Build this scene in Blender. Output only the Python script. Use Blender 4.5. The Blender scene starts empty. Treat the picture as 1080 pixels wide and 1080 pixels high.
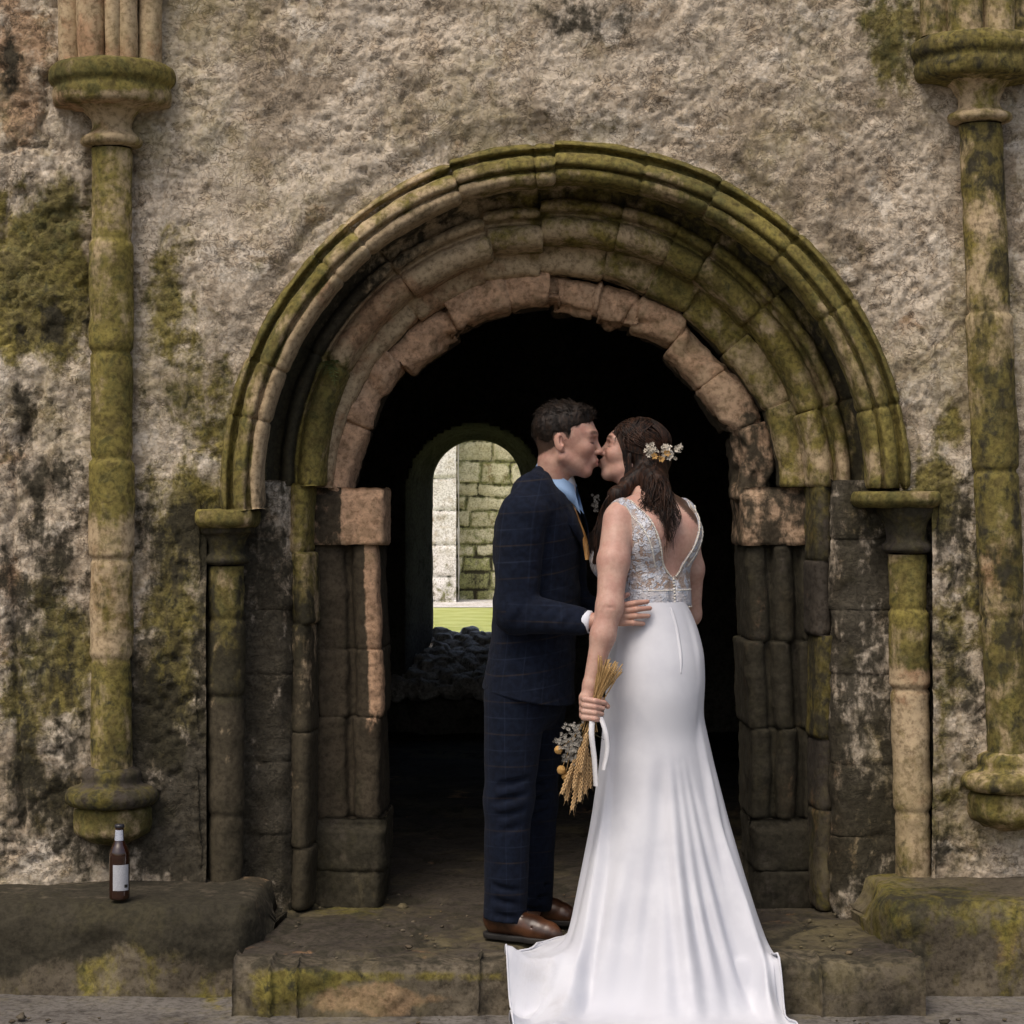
import bpy, math
import numpy as np
R = math.radians
C = bpy.context.scene.collection
SC = bpy.context.scene

# ---------------------------------------------------------------- camera, sky, sun, exposure
K, CY, CZ = 2250.0, -7.25, 1.40          # focal length in photo pixels, camera distance and height
cam = bpy.data.objects.new('camera', bpy.data.cameras.new('camera'))
C.objects.link(cam)
cam.location = (0, CY, CZ)
cam.rotation_euler = (R(90), 0, 0)
cam.data.sensor_width = 36
cam.data.lens = K / 1080 * 36
cam.data.shift_y = -3 / 1080
cam.data.clip_start = 0.1
cam.data.clip_end = 2000
SC.camera = cam

SUN_EL, SUN_AZ = 58, 211                 # degrees; azimuth clockwise from +Y: behind the camera, a little to the left
w = bpy.data.worlds.new('World'); SC.world = w
w.use_nodes = True
nt = w.node_tree
sky = nt.nodes.new('ShaderNodeTexSky'); sky.sky_type = 'NISHITA'
sky.sun_disc = False
sky.sun_elevation = R(SUN_EL); sky.sun_rotation = R(SUN_AZ)
sky.air_density = 1.0; sky.dust_density = 6.0; sky.ozone_density = 0.6
nt.links.new(sky.outputs[0], nt.nodes['Background'].inputs[0])
nt.nodes['Background'].inputs[1].default_value = 0.135
sl = bpy.data.lights.new('sun', 'SUN'); sl.energy = 0.8; sl.angle = R(24); sl.color = (1.0, 0.95, 0.88)
so = bpy.data.objects.new('sun', sl); C.objects.link(so)
so.rotation_euler = (R(90 - SUN_EL), 0, -R(SUN_AZ) + math.pi)
so.location = (-2, -5, 8)
SC.view_settings.view_transform = 'Standard'
SC.view_settings.look = 'None'
SC.view_settings.gamma = 1
SC.view_settings.use_curve_mapping = False
SC.view_settings.exposure = 0.25
SC.cycles.max_bounces = 6

# ---------------------------------------------------------------- numpy helpers
def P(px, py, Y):
    "world point that stands at depth Y on the sight line of photo pixel px, py"
    d = Y - CY
    return np.array([(px - 540) * d / K, Y, CZ - (py - 537) * d / K])
def topx(V):
    d = V[:, 1] - CY
    return 540 + V[:, 0] * K / d, 537 - (V[:, 2] - CZ) * K / d
def hsh(ix, iy, iz, seed):
    h = (ix.astype(np.int64) * 374761393 + iy.astype(np.int64) * 668265263 + iz.astype(np.int64) * 2147483647 + seed * 974711) & 0xffffffff
    h = ((h ^ (h >> 13)) * 1274126177) & 0xffffffff
    h = ((h ^ (h >> 16)) * 2246822519) & 0xffffffff
    return ((h ^ (h >> 15)) & 0xffffff) / float(0xffffff)
def vnoise(p, seed=0):
    i = np.floor(p).astype(np.int64); f = p - i; u = f * f * (3 - 2 * f)
    r = 0
    for a in (0, 1):
        for b in (0, 1):
            for c in (0, 1):
                wgt = (u[:, 0] if a else 1 - u[:, 0]) * (u[:, 1] if b else 1 - u[:, 1]) * (u[:, 2] if c else 1 - u[:, 2])
                r = r + wgt * hsh(i[:, 0] + a, i[:, 1] + b, i[:, 2] + c, seed)
    return r
def fbm(p, scale=1.0, octv=4, seed=0, gain=.5):
    p = np.asarray(p, float) * scale; s = 0; a = 1; t = 0
    for o in range(octv):
        s = s + a * vnoise(p, seed + o * 17); t += a; a *= gain; p = p * 2.03 + 3.1
    return s / t
def cell(x, y, seed=0):
    "2-D cell pattern: nearest, second nearest distance and the cell's random number"
    ix = np.floor(x).astype(np.int64); iy = np.floor(y).astype(np.int64)
    d1 = np.full(x.shape, 9.0); d2 = np.full(x.shape, 9.0); idn = np.zeros(x.shape)
    z = np.zeros_like(ix)
    for a in (-1, 0, 1):
        for b in (-1, 0, 1):
            jx = ix + a; jy = iy + b
            h1 = hsh(jx, jy, z, seed); h2 = hsh(jx, jy, z + 1, seed)
            d = np.hypot(jx + h1 - x, jy + h2 - y)
            m = d < d1
            d2 = np.where(m, d1, np.minimum(d2, d)); idn = np.where(m, hsh(jx, jy, z + 2, seed), idn); d1 = np.where(m, d, d1)
    return d1, d2, idn
def sstep(a, b, x):
    t = np.clip((x - a) / (b - a), 0, 1); return t * t * (3 - 2 * t)
def seg_dist(px, py, pts):
    d = np.full(px.shape, 1e9)
    for (x0, y0), (x1, y1) in zip(pts[:-1], pts[1:]):
        L = (x1 - x0) ** 2 + (y1 - y0) ** 2
        t = np.clip(((px - x0) * (x1 - x0) + (py - y0) * (y1 - y0)) / L, 0, 1)
        d = np.minimum(d, np.hypot(px - x0 - t * (x1 - x0), py - y0 - t * (y1 - y0)))
    return d
def blobs(px, py, lst):
    r = np.zeros(px.shape)
    for x, y, rx, ry, a in lst:
        r = r + a * np.exp(-((px - x) / rx) ** 2 - ((py - y) / ry) ** 2)
    return np.clip(r, 0, 1.2)
def vnorm(V, F):
    F = np.asarray(F); n = np.cross(V[F[:, 2]] - V[F[:, 0]], V[F[:, -1]] - V[F[:, 1]])
    N = np.zeros_like(V)
    for k in range(F.shape[1]): np.add.at(N, F[:, k], n)
    return N / (np.linalg.norm(N, axis=1)[:, None] + 1e-12)
def gridf(nu, nv, wrap_u=False, off=0):
    "quads of a grid stored u-major (index = u*nv+v)"
    U = np.arange(nu if wrap_u else nu - 1); Vv = np.arange(nv - 1)
    u, v = np.meshgrid(U, Vv, indexing='ij'); u = u.ravel(); v = v.ravel(); u2 = (u + 1) % nu
    return np.stack([u * nv + v, u2 * nv + v, u2 * nv + v + 1, u * nv + v + 1], 1) + off
def rotz(a):
    c, s = math.cos(a), math.sin(a); return np.array([[c, -s, 0], [s, c, 0], [0, 0, 1.]])
def roty(a):
    c, s = math.cos(a), math.sin(a); return np.array([[c, 0, s], [0, 1, 0], [-s, 0, c]])
def rotx(a):
    c, s = math.cos(a), math.sin(a); return np.array([[1, 0, 0], [0, c, -s], [0, s, c]])
rng = np.random.default_rng(7)

# ---------------------------------------------------------------- object helpers
ORG = {}
def mesh(name, V, F, mat, smooth=True, attrs=None):
    me = bpy.data.meshes.new(name)
    V = np.asarray(V, float)
    if isinstance(F, np.ndarray):
        k = F.shape[1]
        me.vertices.add(len(V)); me.vertices.foreach_set('co', V.ravel().astype(np.float32))
        me.loops.add(F.size); me.loops.foreach_set('vertex_index', F.ravel().astype(np.int32))
        me.polygons.add(len(F)); me.polygons.foreach_set('loop_start', np.arange(0, F.size, k, dtype=np.int32))
        me.update(calc_edges=True)
    else:
        me.from_pydata([tuple(v) for v in V], [], [tuple(int(i) for i in f) for f in F])
    me.validate()
    me.polygons.foreach_set('use_smooth', np.full(len(me.polygons), bool(smooth)))
    for k, a in (attrs or {}).items():
        at = me.attributes.new(k, 'FLOAT', 'POINT'); at.data.foreach_set('value', np.asarray(a, np.float32))
    me.materials.append(mat)
    return me
def tag(o, label=None, cat=None, group=None, kind=None):
    if label: o['label'] = label
    if cat: o['category'] = cat
    if group: o['group'] = group
    if kind: o['kind'] = kind
    return o
def thing(name, label, cat, loc, group=None):
    o = bpy.data.objects.new(name, None); C.objects.link(o)
    o.location = tuple(float(v) for v in loc); o.empty_display_size = .1
    ORG[o.name] = np.array(loc, float)
    return tag(o, label, cat, group)
def part(name, V, F, mat, parent, label=None, smooth=True, attrs=None, kind=None):
    L = ORG[parent.name]
    o = bpy.data.objects.new(name, mesh(name, np.asarray(V) - L, F, mat, smooth, attrs))
    C.objects.link(o); o.parent = parent; ORG[o.name] = L
    return tag(o, label, None, None, kind)
def solo(name, V, F, mat, label=None, cat=None, group=None, kind=None, smooth=True, attrs=None, base=None):
    V = np.asarray(V, float)
    L = np.array(base if base is not None else [V[:, 0].mean(), V[:, 1].mean(), V[:, 2].min()])
    o = bpy.data.objects.new(name, mesh(name, V - L, F, mat, smooth, attrs))
    o.location = tuple(L); C.objects.link(o); ORG[o.name] = L
    return tag(o, label, cat, group, kind)
def join(parts):
    Vs, Fs, off = [], [], 0
    for V, F in parts:
        Vs.append(V); Fs += [tuple(int(i) + off for i in f) for f in F]; off += len(V)
    return np.concatenate(Vs), Fs
def joinq(parts):
    Vs, Fs, off = [], [], 0
    for V, F in parts:
        Vs.append(V); Fs.append(np.asarray(F) + off); off += len(V)
    return np.concatenate(Vs), np.concatenate(Fs)
def tube(path, rad, n=8, flat=1.0, closed_ends=True):
    "tapered tube along a polyline; returns quads (ends drawn to a point ring)"
    path = np.asarray(path, float); rad = np.broadcast_to(np.asarray(rad, float), (len(path),)).copy()
    T = np.gradient(path, axis=0); T /= np.linalg.norm(T, axis=1)[:, None] + 1e-12
    up = np.array([0, 0, 1.]) if abs(T[0][2]) < .9 else np.array([0, 1., 0])
    A = np.cross(T, up); A /= np.linalg.norm(A, axis=1)[:, None] + 1e-12
    B = np.cross(T, A)
    if closed_ends:
        path = np.concatenate([path[:1], path, path[-1:]]); rad = np.concatenate([[rad[0] * .02], rad, [rad[-1] * .02]])
        A = np.concatenate([A[:1], A, A[-1:]]); B = np.concatenate([B[:1], B, B[-1:]])
    th = np.linspace(0, 2 * np.pi, n, endpoint=False)
    V = path[None] + (A[None] * np.cos(th)[:, None, None] + B[None] * flat * np.sin(th)[:, None, None]) * rad[None, :, None]
    return V.reshape(-1, 3), gridf(n, len(path), True)
def spline(pts, n):
    "Catmull-Rom through the points"
    p = np.asarray(pts, float); p = np.concatenate([2 * p[:1] - p[1:2], p, 2 * p[-1:] - p[-2:-1]])
    t = np.linspace(0, len(p) - 3 - 1e-9, n); i = t.astype(int); f = (t - i)[:, None]
    a, b, c, d = p[i], p[i + 1], p[i + 2], p[i + 3]
    return .5 * (2 * b + (c - a) * f + (2 * a - 5 * b + 4 * c - d) * f ** 2 + (3 * b - a - 3 * c + d) * f ** 3)
def ball(c, r, nu=10, nv=8):
    r = np.broadcast_to(np.asarray(r, float), (3,))
    u = np.linspace(0, 2 * np.pi, nu, endpoint=False); v = np.linspace(.02, np.pi - .02, nv)
    U, Vv = np.meshgrid(u, v, indexing='ij')
    V = np.stack([np.cos(U) * np.sin(Vv) * r[0], np.sin(U) * np.sin(Vv) * r[1], np.cos(Vv) * r[2]], -1).reshape(-1, 3) + np.asarray(c)
    return V, gridf(nu, nv, True)[:, ::-1]

# ---------------------------------------------------------------- materials
class NB:
    def __init__(s, name):
        s.m = bpy.data.materials.new(name); s.m.use_nodes = True
        s.t = s.m.node_tree; s.b = s.t.nodes['Principled BSDF']
    def n(s, typ, **kw):
        x = s.t.nodes.new(typ)
        for k, v in kw.items(): setattr(x, k, v)
        return x
    def set(s, sock, v):
        if isinstance(v, bpy.types.NodeSocket): s.t.links.new(v, sock)
        elif v is not None:
            if sock.type == 'RGBA' and not np.isscalar(v): v = tuple(v) + ((1,) if len(v) == 3 else ())
            sock.default_value = v
    def pos(s): return s.n('ShaderNodeNewGeometry').outputs['Position']
    def noise(s, vec, scale, detail=5, rough=.55, dist=0):
        x = s.n('ShaderNodeTexNoise'); s.set(x.inputs['Vector'], vec)
        for k, v in (('Scale', scale), ('Detail', detail), ('Roughness', rough), ('Distortion', dist)): x.inputs[k].default_value = v
        return x.outputs[0]
    def vor(s, vec, scale, feature='F1', out='Distance', rand=1.0):
        x = s.n('ShaderNodeTexVoronoi', feature=feature); s.set(x.inputs['Vector'], vec); x.inputs['Scale'].default_value = scale
        x.inputs['Randomness'].default_value = rand
        return x.outputs[out]
    def math(s, op, a, b=None, c=None, clamp=False):
        x = s.n('ShaderNodeMath', operation=op, use_clamp=clamp)
        s.set(x.inputs[0], a); s.set(x.inputs[1], b); s.set(x.inputs[2], c); return x.outputs[0]
    def ramp(s, v, a, b, lo=0., hi=1.):
        x = s.n('ShaderNodeMapRange', interpolation_type='SMOOTHSTEP'); s.set(x.inputs[0], v)
        for i, k in enumerate((a, b, lo, hi)): x.inputs[i + 1].default_value = k
        return x.outputs[0]
    def mix(s, f, a, b, mode='MIX'):
        x = s.n('ShaderNodeMix', data_type='RGBA', blend_type=mode)
        s.set(x.inputs[0], f); s.set(x.inputs[6], a); s.set(x.inputs[7], b); return x.outputs[2]
    def attr(s, name): return s.n('ShaderNodeAttribute', attribute_name=name).outputs['Fac']
    def bump(s, h, strength=.5, dist=.01, normal=None):
        x = s.n('ShaderNodeBump'); x.inputs['Strength'].default_value = strength; x.inputs['Distance'].default_value = dist
        s.set(x.inputs['Height'], h); s.set(x.inputs['Normal'], normal); return x.outputs[0]
    def scale(s, vec, k):
        x = s.n('ShaderNodeMapping'); s.set(x.inputs[0], vec); x.inputs['Scale'].default_value = k; return x.outputs[0]
    def out(s, col=None, rough=None, normal=None, **kw):
        s.set(s.b.inputs['Base Color'], col); s.set(s.b.inputs['Roughness'], rough); s.set(s.b.inputs['Normal'], normal)
        for k, v in kw.items(): s.set(s.b.inputs[k.replace('_', ' ')], v)
        return s.m

def stone(name, c1, c2, c3, tan=(.30, .175, .09), olive=(.25, .205, .05), green=(.06, .058, .016), dirt_dark=(.024, .021, .0135),
          bump=.6, spots=0., k=1.0, moss0=0., grain=.5, crack=.25, algae=.35, fine=.56, stain=0.):
    n = NB(name); p = n.pos()
    a = n.noise(p, 2.1 * k, 6, .6); b = n.noise(p, 9 * k, 8, .65, .3); f = n.noise(p, 55 * k, 6, .65); g = n.noise(p, 23 * k, 6, .6, .5)
    q = n.noise(n.scale(p, (1, 1, .35)), 14, 6, .65)
    col = n.mix(n.ramp(a, .40, .60), c1, c2)
    col = n.mix(n.ramp(b, .50, .68), col, c3)
    if stain:
        s1 = n.noise(p, 3.3, 7, .62, .6); s2 = n.noise(p, 1.1, 5, .6)
        col = n.mix(n.ramp(n.math('ADD', n.math('MULTIPLY', s1, .65), n.math('MULTIPLY', s2, .35)), .50, .56, 0, stain), col, (.245, .195, .135))
        col = n.mix(n.ramp(n.noise(p, 4.7, 7, .6, .4), .57, .62, 0, stain * .8), col, (.62, .56, .47))
        col = n.mix(n.ramp(n.noise(p, 2.6, 8, .68, .8), .60, .66, 0, stain * .8), col, (.16, .135, .10))
    wf = n.math('ADD', n.attr('warm'), n.math('MULTIPLY', n.math('ADD', n.math('SUBTRACT', b, .5), n.math('SUBTRACT', a, .5)), 1.6))
    wt = n.ramp(wf, .38, .72)
    tcol = n.mix(n.ramp(g, .35, .65), [x * 1.12 for x in tan], [x * .72 for x in tan])
    col = n.mix(wt, col, tcol)
    if spots:
        v = n.vor(n.mix(.15, p, n.noise(p, 12, 3)), 34)
        col = n.mix(n.math('MULTIPLY', n.ramp(v, .12, .30, 1, 0), n.ramp(g, .5, .62, 0, spots)), col, [min(.62, x * 1.55) for x in c1])
    col = n.mix(1, col, n.mix(n.ramp(f, .32, .58), (fine, fine * .96, fine * .9), (1.12, 1.12, 1.12)), 'MULTIPLY')
    rg = n.noise(n.scale(p, (1, 1, 1.3)), 30 * k, 4, .6, 1.2)
    vein = n.ramp(n.math('ABSOLUTE', n.math('SUBTRACT', rg, .5)), .0, .042, 1, 0)
    rg2 = n.noise(p, 5.5 * k, 5, .62, .8); vein2 = n.math('MULTIPLY', n.ramp(n.math('ABSOLUTE', n.math('SUBTRACT', rg2, .5)), .0, .012, 1, 0), n.ramp(a, .42, .55)); vein = n.math('MAXIMUM', vein, vein2) if crack > .3 else vein
    col = n.mix(n.math('MULTIPLY', vein, n.ramp(b, .42, .58, 0, crack)), col, (.085, .068, .05))
    al = n.ramp(n.math('ADD', n.math('MULTIPLY', n.noise(p, 1.35, 4, .6), .7), n.math('MULTIPLY', g, .3)), .47, .66, 0, algae)
    col = n.mix(al, col, (.27, .225, .10))
    # moss and algae
    mf = n.math('ADD', n.math('ADD', n.attr('moss'), moss0), n.math('ADD', n.math('MULTIPLY', n.math('SUBTRACT', b, .5), 1.5), n.math('MULTIPLY', n.math('SUBTRACT', q, .5), 1.1)))
    mt = n.ramp(mf, .36, .80)
    mcol = n.mix(n.ramp(n.math('ADD', n.math('MULTIPLY', a, .45), n.math('MULTIPLY', g, .55)), .42, .60), olive, green)
    mcol = n.mix(1, mcol, n.mix(n.ramp(f, .3, .65), (.5, .5, .45), (1.15, 1.15, 1.1)), 'MULTIPLY')
    mcol = n.mix(1, mcol, n.mix(n.ramp(g, .36, .60), (.42, .42, .40), (1.2, 1.2, 1.1)), 'MULTIPLY')
    col = n.mix(n.math('MULTIPLY', mt, .92), col, mcol)
    df = n.math('ADD', n.attr('dirt_dark'), n.math('ADD', n.math('MULTIPLY', n.math('SUBTRACT', q, .5), 1.3), n.math('MULTIPLY', n.math('SUBTRACT', g, .5), .9)))
    col = n.mix(n.ramp(df, .30, .66, 0, .94), col, n.mix(n.ramp(f, .35, .65), dirt_dark, [x * 1.7 for x in dirt_dark]))
    h = n.math('ADD', n.math('MULTIPLY', vein, -.22 * (crack > .3)), n.math('MULTIPLY', b, .22 if crack > .3 else .4)); h = n.math('ADD', h, n.math('ADD', n.math('MULTIPLY', g, .42), n.math('MULTIPLY', f, .22 * grain * 2)))
    return n.out(col, .92, n.bump(h, bump, .02), Specular_IOR_Level=.25)

M_RUB = stone('rubble_plaster', (.55, .475, .375), (.475, .40, .305), (.37, .29, .20), tan=(.33, .225, .14), bump=.7, spots=.25, crack=.7, algae=.6, fine=.74, stain=.75)
M_ASH = stone('dressed_sandstone', (.46, .355, .225), (.385, .29, .175), (.27, .205, .12), tan=(.36, .225, .13), bump=.38, grain=.3)
M_CHK = stone('eroded_sandstone', (.48, .335, .22), (.41, .275, .175), (.29, .19, .12), tan=(.50, .32, .20), bump=.5, grain=.35)
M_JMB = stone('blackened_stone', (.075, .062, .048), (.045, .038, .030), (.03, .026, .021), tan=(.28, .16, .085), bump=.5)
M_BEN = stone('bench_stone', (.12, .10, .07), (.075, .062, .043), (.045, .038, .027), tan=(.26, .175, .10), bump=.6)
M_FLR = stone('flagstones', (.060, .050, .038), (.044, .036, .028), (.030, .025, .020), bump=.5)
M_GND = stone('grey_paving', (.15, .138, .122), (.11, .10, .09), (.07, .064, .057), bump=.6)
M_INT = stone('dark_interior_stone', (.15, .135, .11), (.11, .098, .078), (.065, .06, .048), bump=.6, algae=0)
M_SILL = stone('pale_rubble', (.72, .68, .63), (.58, .54, .49), (.36, .33, .29), bump=.6, algae=0)
M_YARD = stone('yard_blocks', (.66, .62, .46), (.58, .55, .38), (.42, .40, .26), olive=(.36, .37, .17), green=(.17, .18, .07), bump=.4)
M_PIER = stone('pale_pier', (.80, .78, .77), (.72, .69, .66), (.58, .53, .46), olive=(.24, .25, .11), bump=.35)
# ================================================================ SETTING
def resample(poly, step, closed=False):
    p = np.asarray(poly, float)
    if closed: p = np.concatenate([p, p[:1]])
    d = np.concatenate([[0], np.cumsum(np.linalg.norm(np.diff(p, axis=0), axis=1))])
    n = max(2, int(d[-1] / step) + 1); t = np.linspace(0, d[-1], n)
    return np.stack([np.interp(t, d, p[:, k]) for k in range(p.shape[1])], 1)
def smooth_poly(p, it=2):
    p = p.copy()
    for _ in range(it): p[1:-1] = p[1:-1] * .5 + (p[:-2] + p[2:]) * .25
    return p
def moss_map(px, py):
    return blobs(px, py, [(40, 265, 75, 70, .9), (30, 340, 70, 55, .95), (70, 200, 40, 40, .5), (195, 390, 50, 110, .62), (120, 500, 60, 160, .2), (960, 560, 120, 260, .2), (900, 330, 60, 120, .12), (240, 450, 25, 60, .5),
        (185, 240, 20, 30, .6), (265, 292, 30, 20, .45), (175, 310, 25, 40, .5), (40, 600, 30, 50, .4), (70, 690, 50, 60, .7), (190, 660, 38, 115, .95), (60, 720, 70, 120, .35), (30, 480, 60, 60, .3), (215, 540, 50, 40, .9),
        (15, 760, 25, 60, .5), (60, 850, 60, 50, .4), (170, 780, 40, 60, .6), (120, 860, 60, 25, .7), (985, 520, 30, 50, .85), (1000, 440, 20, 30, .5), (940, 60, 45, 80, .55),
        (965, 20, 60, 50, .4), (1000, 700, 30, 110, .55), (900, 740, 30, 90, .45), (1040, 620, 30, 80, .5), (955, 820, 40, 60, .55), (870, 10, 90, 25, .2), (620, 130, 60, 20, .45), (505, 150, 40, 18, .2),
        (1010, 870, 50, 50, .35), (910, 560, 25, 60, .5), (270, 115, 25, 12, .3), (1065, 300, 15, 80, .45)])
def warm_map(px, py):
    return blobs(px, py, [(30, 40, 45, 70, .75), (15, 130, 40, 40, .5), (20, 450, 60, 60, .35), (930, 90, 60, 50, .3), (1000, 250, 40, 60, .3), (960, 330, 50, 60, .35), (760, 200, 60, 30, .3),
        (860, 300, 40, 50, .3), (10, 640, 20, 90, .5), (280, 680, 20, 60, .35), (300, 90, 40, 25, .25), (940, 620, 30, 60, .3), (330, 215, 35, 45, .4), (445, 165, 60, 15, .45), (860, 900, 60, 40, .45)])
def dirt_map(px, py):
    return blobs(px, py, [(45, 640, 110, 230, .52), (230, 880, 60, 60, .4), (190, 640, 60, 130, .22), (1010, 700, 80, 220, .36), (40, 850, 140, 60, .36), (60, 320, 60, 60, .25), (200, 420, 40, 80, .22), (600, 15, 90, 40, .22), (830, 30, 120, 50, .15), (40, 60, 60, 80, .2), (960, 600, 60, 100, .2), (205, 560, 60, 50, .45), (230, 820, 60, 140, .55), (170, 900, 130, 50, .4), (300, 760, 60, 240, .7), (60, 500, 60, 25, .3), (25, 420, 14, 60, .35), (150, 770, 40, 70, .5),
        (60, 345, 50, 25, .3), (905, 480, 18, 60, .5), (905, 800, 30, 130, .5), (860, 80, 60, 60, .18), (605, 20, 60, 30, .4), (1015, 540, 20, 60, .3), (985, 900, 50, 25, .4), (100, 80, 18, 60, .3), (10, 75, 12, 50, .4)])
def wall_attrs(V):
    px, py = topx(V)
    return dict(moss=moss_map(px, py), warm=warm_map(px, py), dirt_dark=dirt_map(px, py))

ACX, ACZ = .182, 1.48          # centre of the outer arch orders
BCX, BCZ = .132, 1.424         # centre of the worn inner order

# ---- facade wall: rubble face with the doorway cut out
def facade():
    xs = np.concatenate([np.linspace(-6, -1.9, 40), np.arange(-1.88, 1.90, .0085), np.linspace(1.92, 6, 40)])
    zs = np.concatenate([np.arange(-.2, 3.3, .0085), np.linspace(3.32, 5, 20)])
    X, Z = np.meshgrid(xs, zs, indexing='ij')
    x = X.ravel(); z = Z.ravel(); V = np.stack([x, np.zeros_like(x), z], 1)
    px = 540 + x * K / -CY; py = 537 - (z - CZ) * K / -CY
    p3 = np.stack([x, z, np.zeros_like(x)], 1)
    crust = fbm(p3, 3.2, 5, 11, .55)
    fine = fbm(p3, 26, 4, 5); mid = fbm(p3, 9, 4, 9)
    wx = x + (fbm(p3, 11, 4, 61) - .5) * .16; wz = z + (fbm(p3, 11, 4, 62) - .5) * .16
    d1, d2, cid = cell(wx * 13, wz * 15, 3)
    e1, e2, cid2 = cell(wx * 5.2, wz * 6.5, 8)
    lumps = sstep(.02, .3, d2 - d1) * .6 + .4 * (1 - d1)
    bigs = sstep(.02, .22, e2 - e1)
    y = (fbm(p3, 1.2, 3, 2) - .5) * .05
    y -= sstep(.440, .452, crust) * .005 + sstep(.51, .522, crust) * .006 + sstep(.57, .582, crust) * .006
    cr2 = fbm(p3, 8, 4, 15, .55); y -= sstep(.52, .54, cr2) * .004
    smo = sstep(.40, .58, fbm(p3, 2.3, 3, 33)); y -= (mid - .5) * (.003 + .005 * smo) + (fine - .5) * (.0015 + .006 * smo)
    pit = sstep(.62, .75, fbm(p3, 38, 2, 77)); y += pit * .010 * sstep(.4, .6, fbm(p3, 2.5, 2, 31))
    rub = sstep(.46, .60, fbm(p3, 1.6, 3, 40) + .12 * (px < 95) + .06 * (py < 120))
    y -= rub * (lumps * .003 + cid * .005)
    rid = 1 - np.abs(fbm(p3, 17, 4, 71) - .5) * 4; y += sstep(.80, 1.0, rid) * .006 * sstep(.42, .6, fbm(p3, 3.1, 2, 72))
    y -= (fbm(p3, 55, 2, 73) - .5) * (.002 + .006 * smo)
    leftm = sstep(100, 85, px)
    y -= leftm * (bigs * .007 + cid2 * .014)
    # cracks and broken edges
    wob = (fbm(p3, 20, 3, 21) - .5) * 14
    for pts, wdt, dep in [([(22, 460), (14, 560), (16, 660), (22, 760), (24, 870)], 4, .02), ([(60, 0), (64, 60), (50, 90), (44, 150)], 4, .03), ([(44, 150), (8, 160), (6, 260)], 3, .02),
                          ([(48, 395), (30, 450), (8, 480)], 5, .02), ([(430, 92), (438, 100), (428, 108)], 5, .02), ([(405, 160), (403, 90)], 3, .008), ([(380, 205), (330, 240), (290, 300)], 3, .012),
                          ([(1012, 600), (1006, 700), (1012, 800)], 3, .01), ([(700, 120), (760, 150), (840, 240)], 3, .008)]:
        d = np.abs(seg_dist(px + wob, py + wob * .7, pts)); y += dep * np.exp(-(d / wdt) ** 2)
    # ragged plaster ledge following the hood
    rr = np.hypot(x - ACX, z - ACZ) + (fbm(p3, 9, 3, 91) - .5) * .06
    y += sstep(1.27, 1.20, rr) * sstep(1.0, 1.5, z) * .018
    # the plain hidden band right of the left shaft stands back a little
    V[:, 1] = y
    F = gridf(len(xs), len(zs))
    c = V[F].mean(1)
    hole = (np.hypot(c[:, 0] - ACX, c[:, 2] - ACZ) < 1.135) & (c[:, 2] >= ACZ - .02)
    hx0, hx1 = -1.040, 1.425
    hole |= (c[:, 0] > hx0) & (c[:, 0] < hx1) & (c[:, 2] < 1.40)
    hole |= (np.abs(c[:, 0] - ACX) < 1.125) & (c[:, 2] < ACZ + .02) & (c[:, 2] >= 1.40)
    return V, F[~hole]
V, F = facade()
W = thing('ruined_wall', 'tall ruined abbey wall of weathered rubble and lime plaster around the round arched doorway', 'wall', (0, 0, -.155))
part('wall_face', V, F, M_RUB, W, attrs=wall_attrs(V))
# body of the wall behind its face, with the same opening, closed on top
def wall_body():
    out = []
    for yy in (.62,):
        xs = np.linspace(-6, 6, 241); zs = np.linspace(-.2, 5, 105)
        X, Z = np.meshgrid(xs, zs, indexing='ij'); V = np.stack([X.ravel(), np.full(X.size, yy), Z.ravel()], 1); F = gridf(241, 105)
        c = V[F].mean(1)
        hole = ((np.hypot(c[:, 0] - .13, c[:, 2] - 1.45) < .80) & (c[:, 2] > 1.4)) | ((c[:, 0] > -.62) & (c[:, 0] < 1.0) & (c[:, 2] < 1.42))
        out.append((V, F[~hole]))
    for (x0, x1, z0, z1) in ((-6, 6, 5, 5), (-6, -6, -.2, 5), (6, 6, -.2, 5)):
        V = np.array([[x0, -.06, z0], [x1, -.06, z0 if z0 == z1 else z1], [x1, .62, z1], [x0, .62, z1 if z0 == z1 else z0]], float)
        if z0 != z1: V = np.array([[x0, -.06, z0], [x0, -.06, z1], [x0, .62, z1], [x0, .62, z0]], float)
        out.append((V, np.array([[0, 1, 2, 3]])))
    return joinq(out)
V, F = wall_body(); part('wall_core', V, F, M_INT, W, smooth=False)

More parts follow.
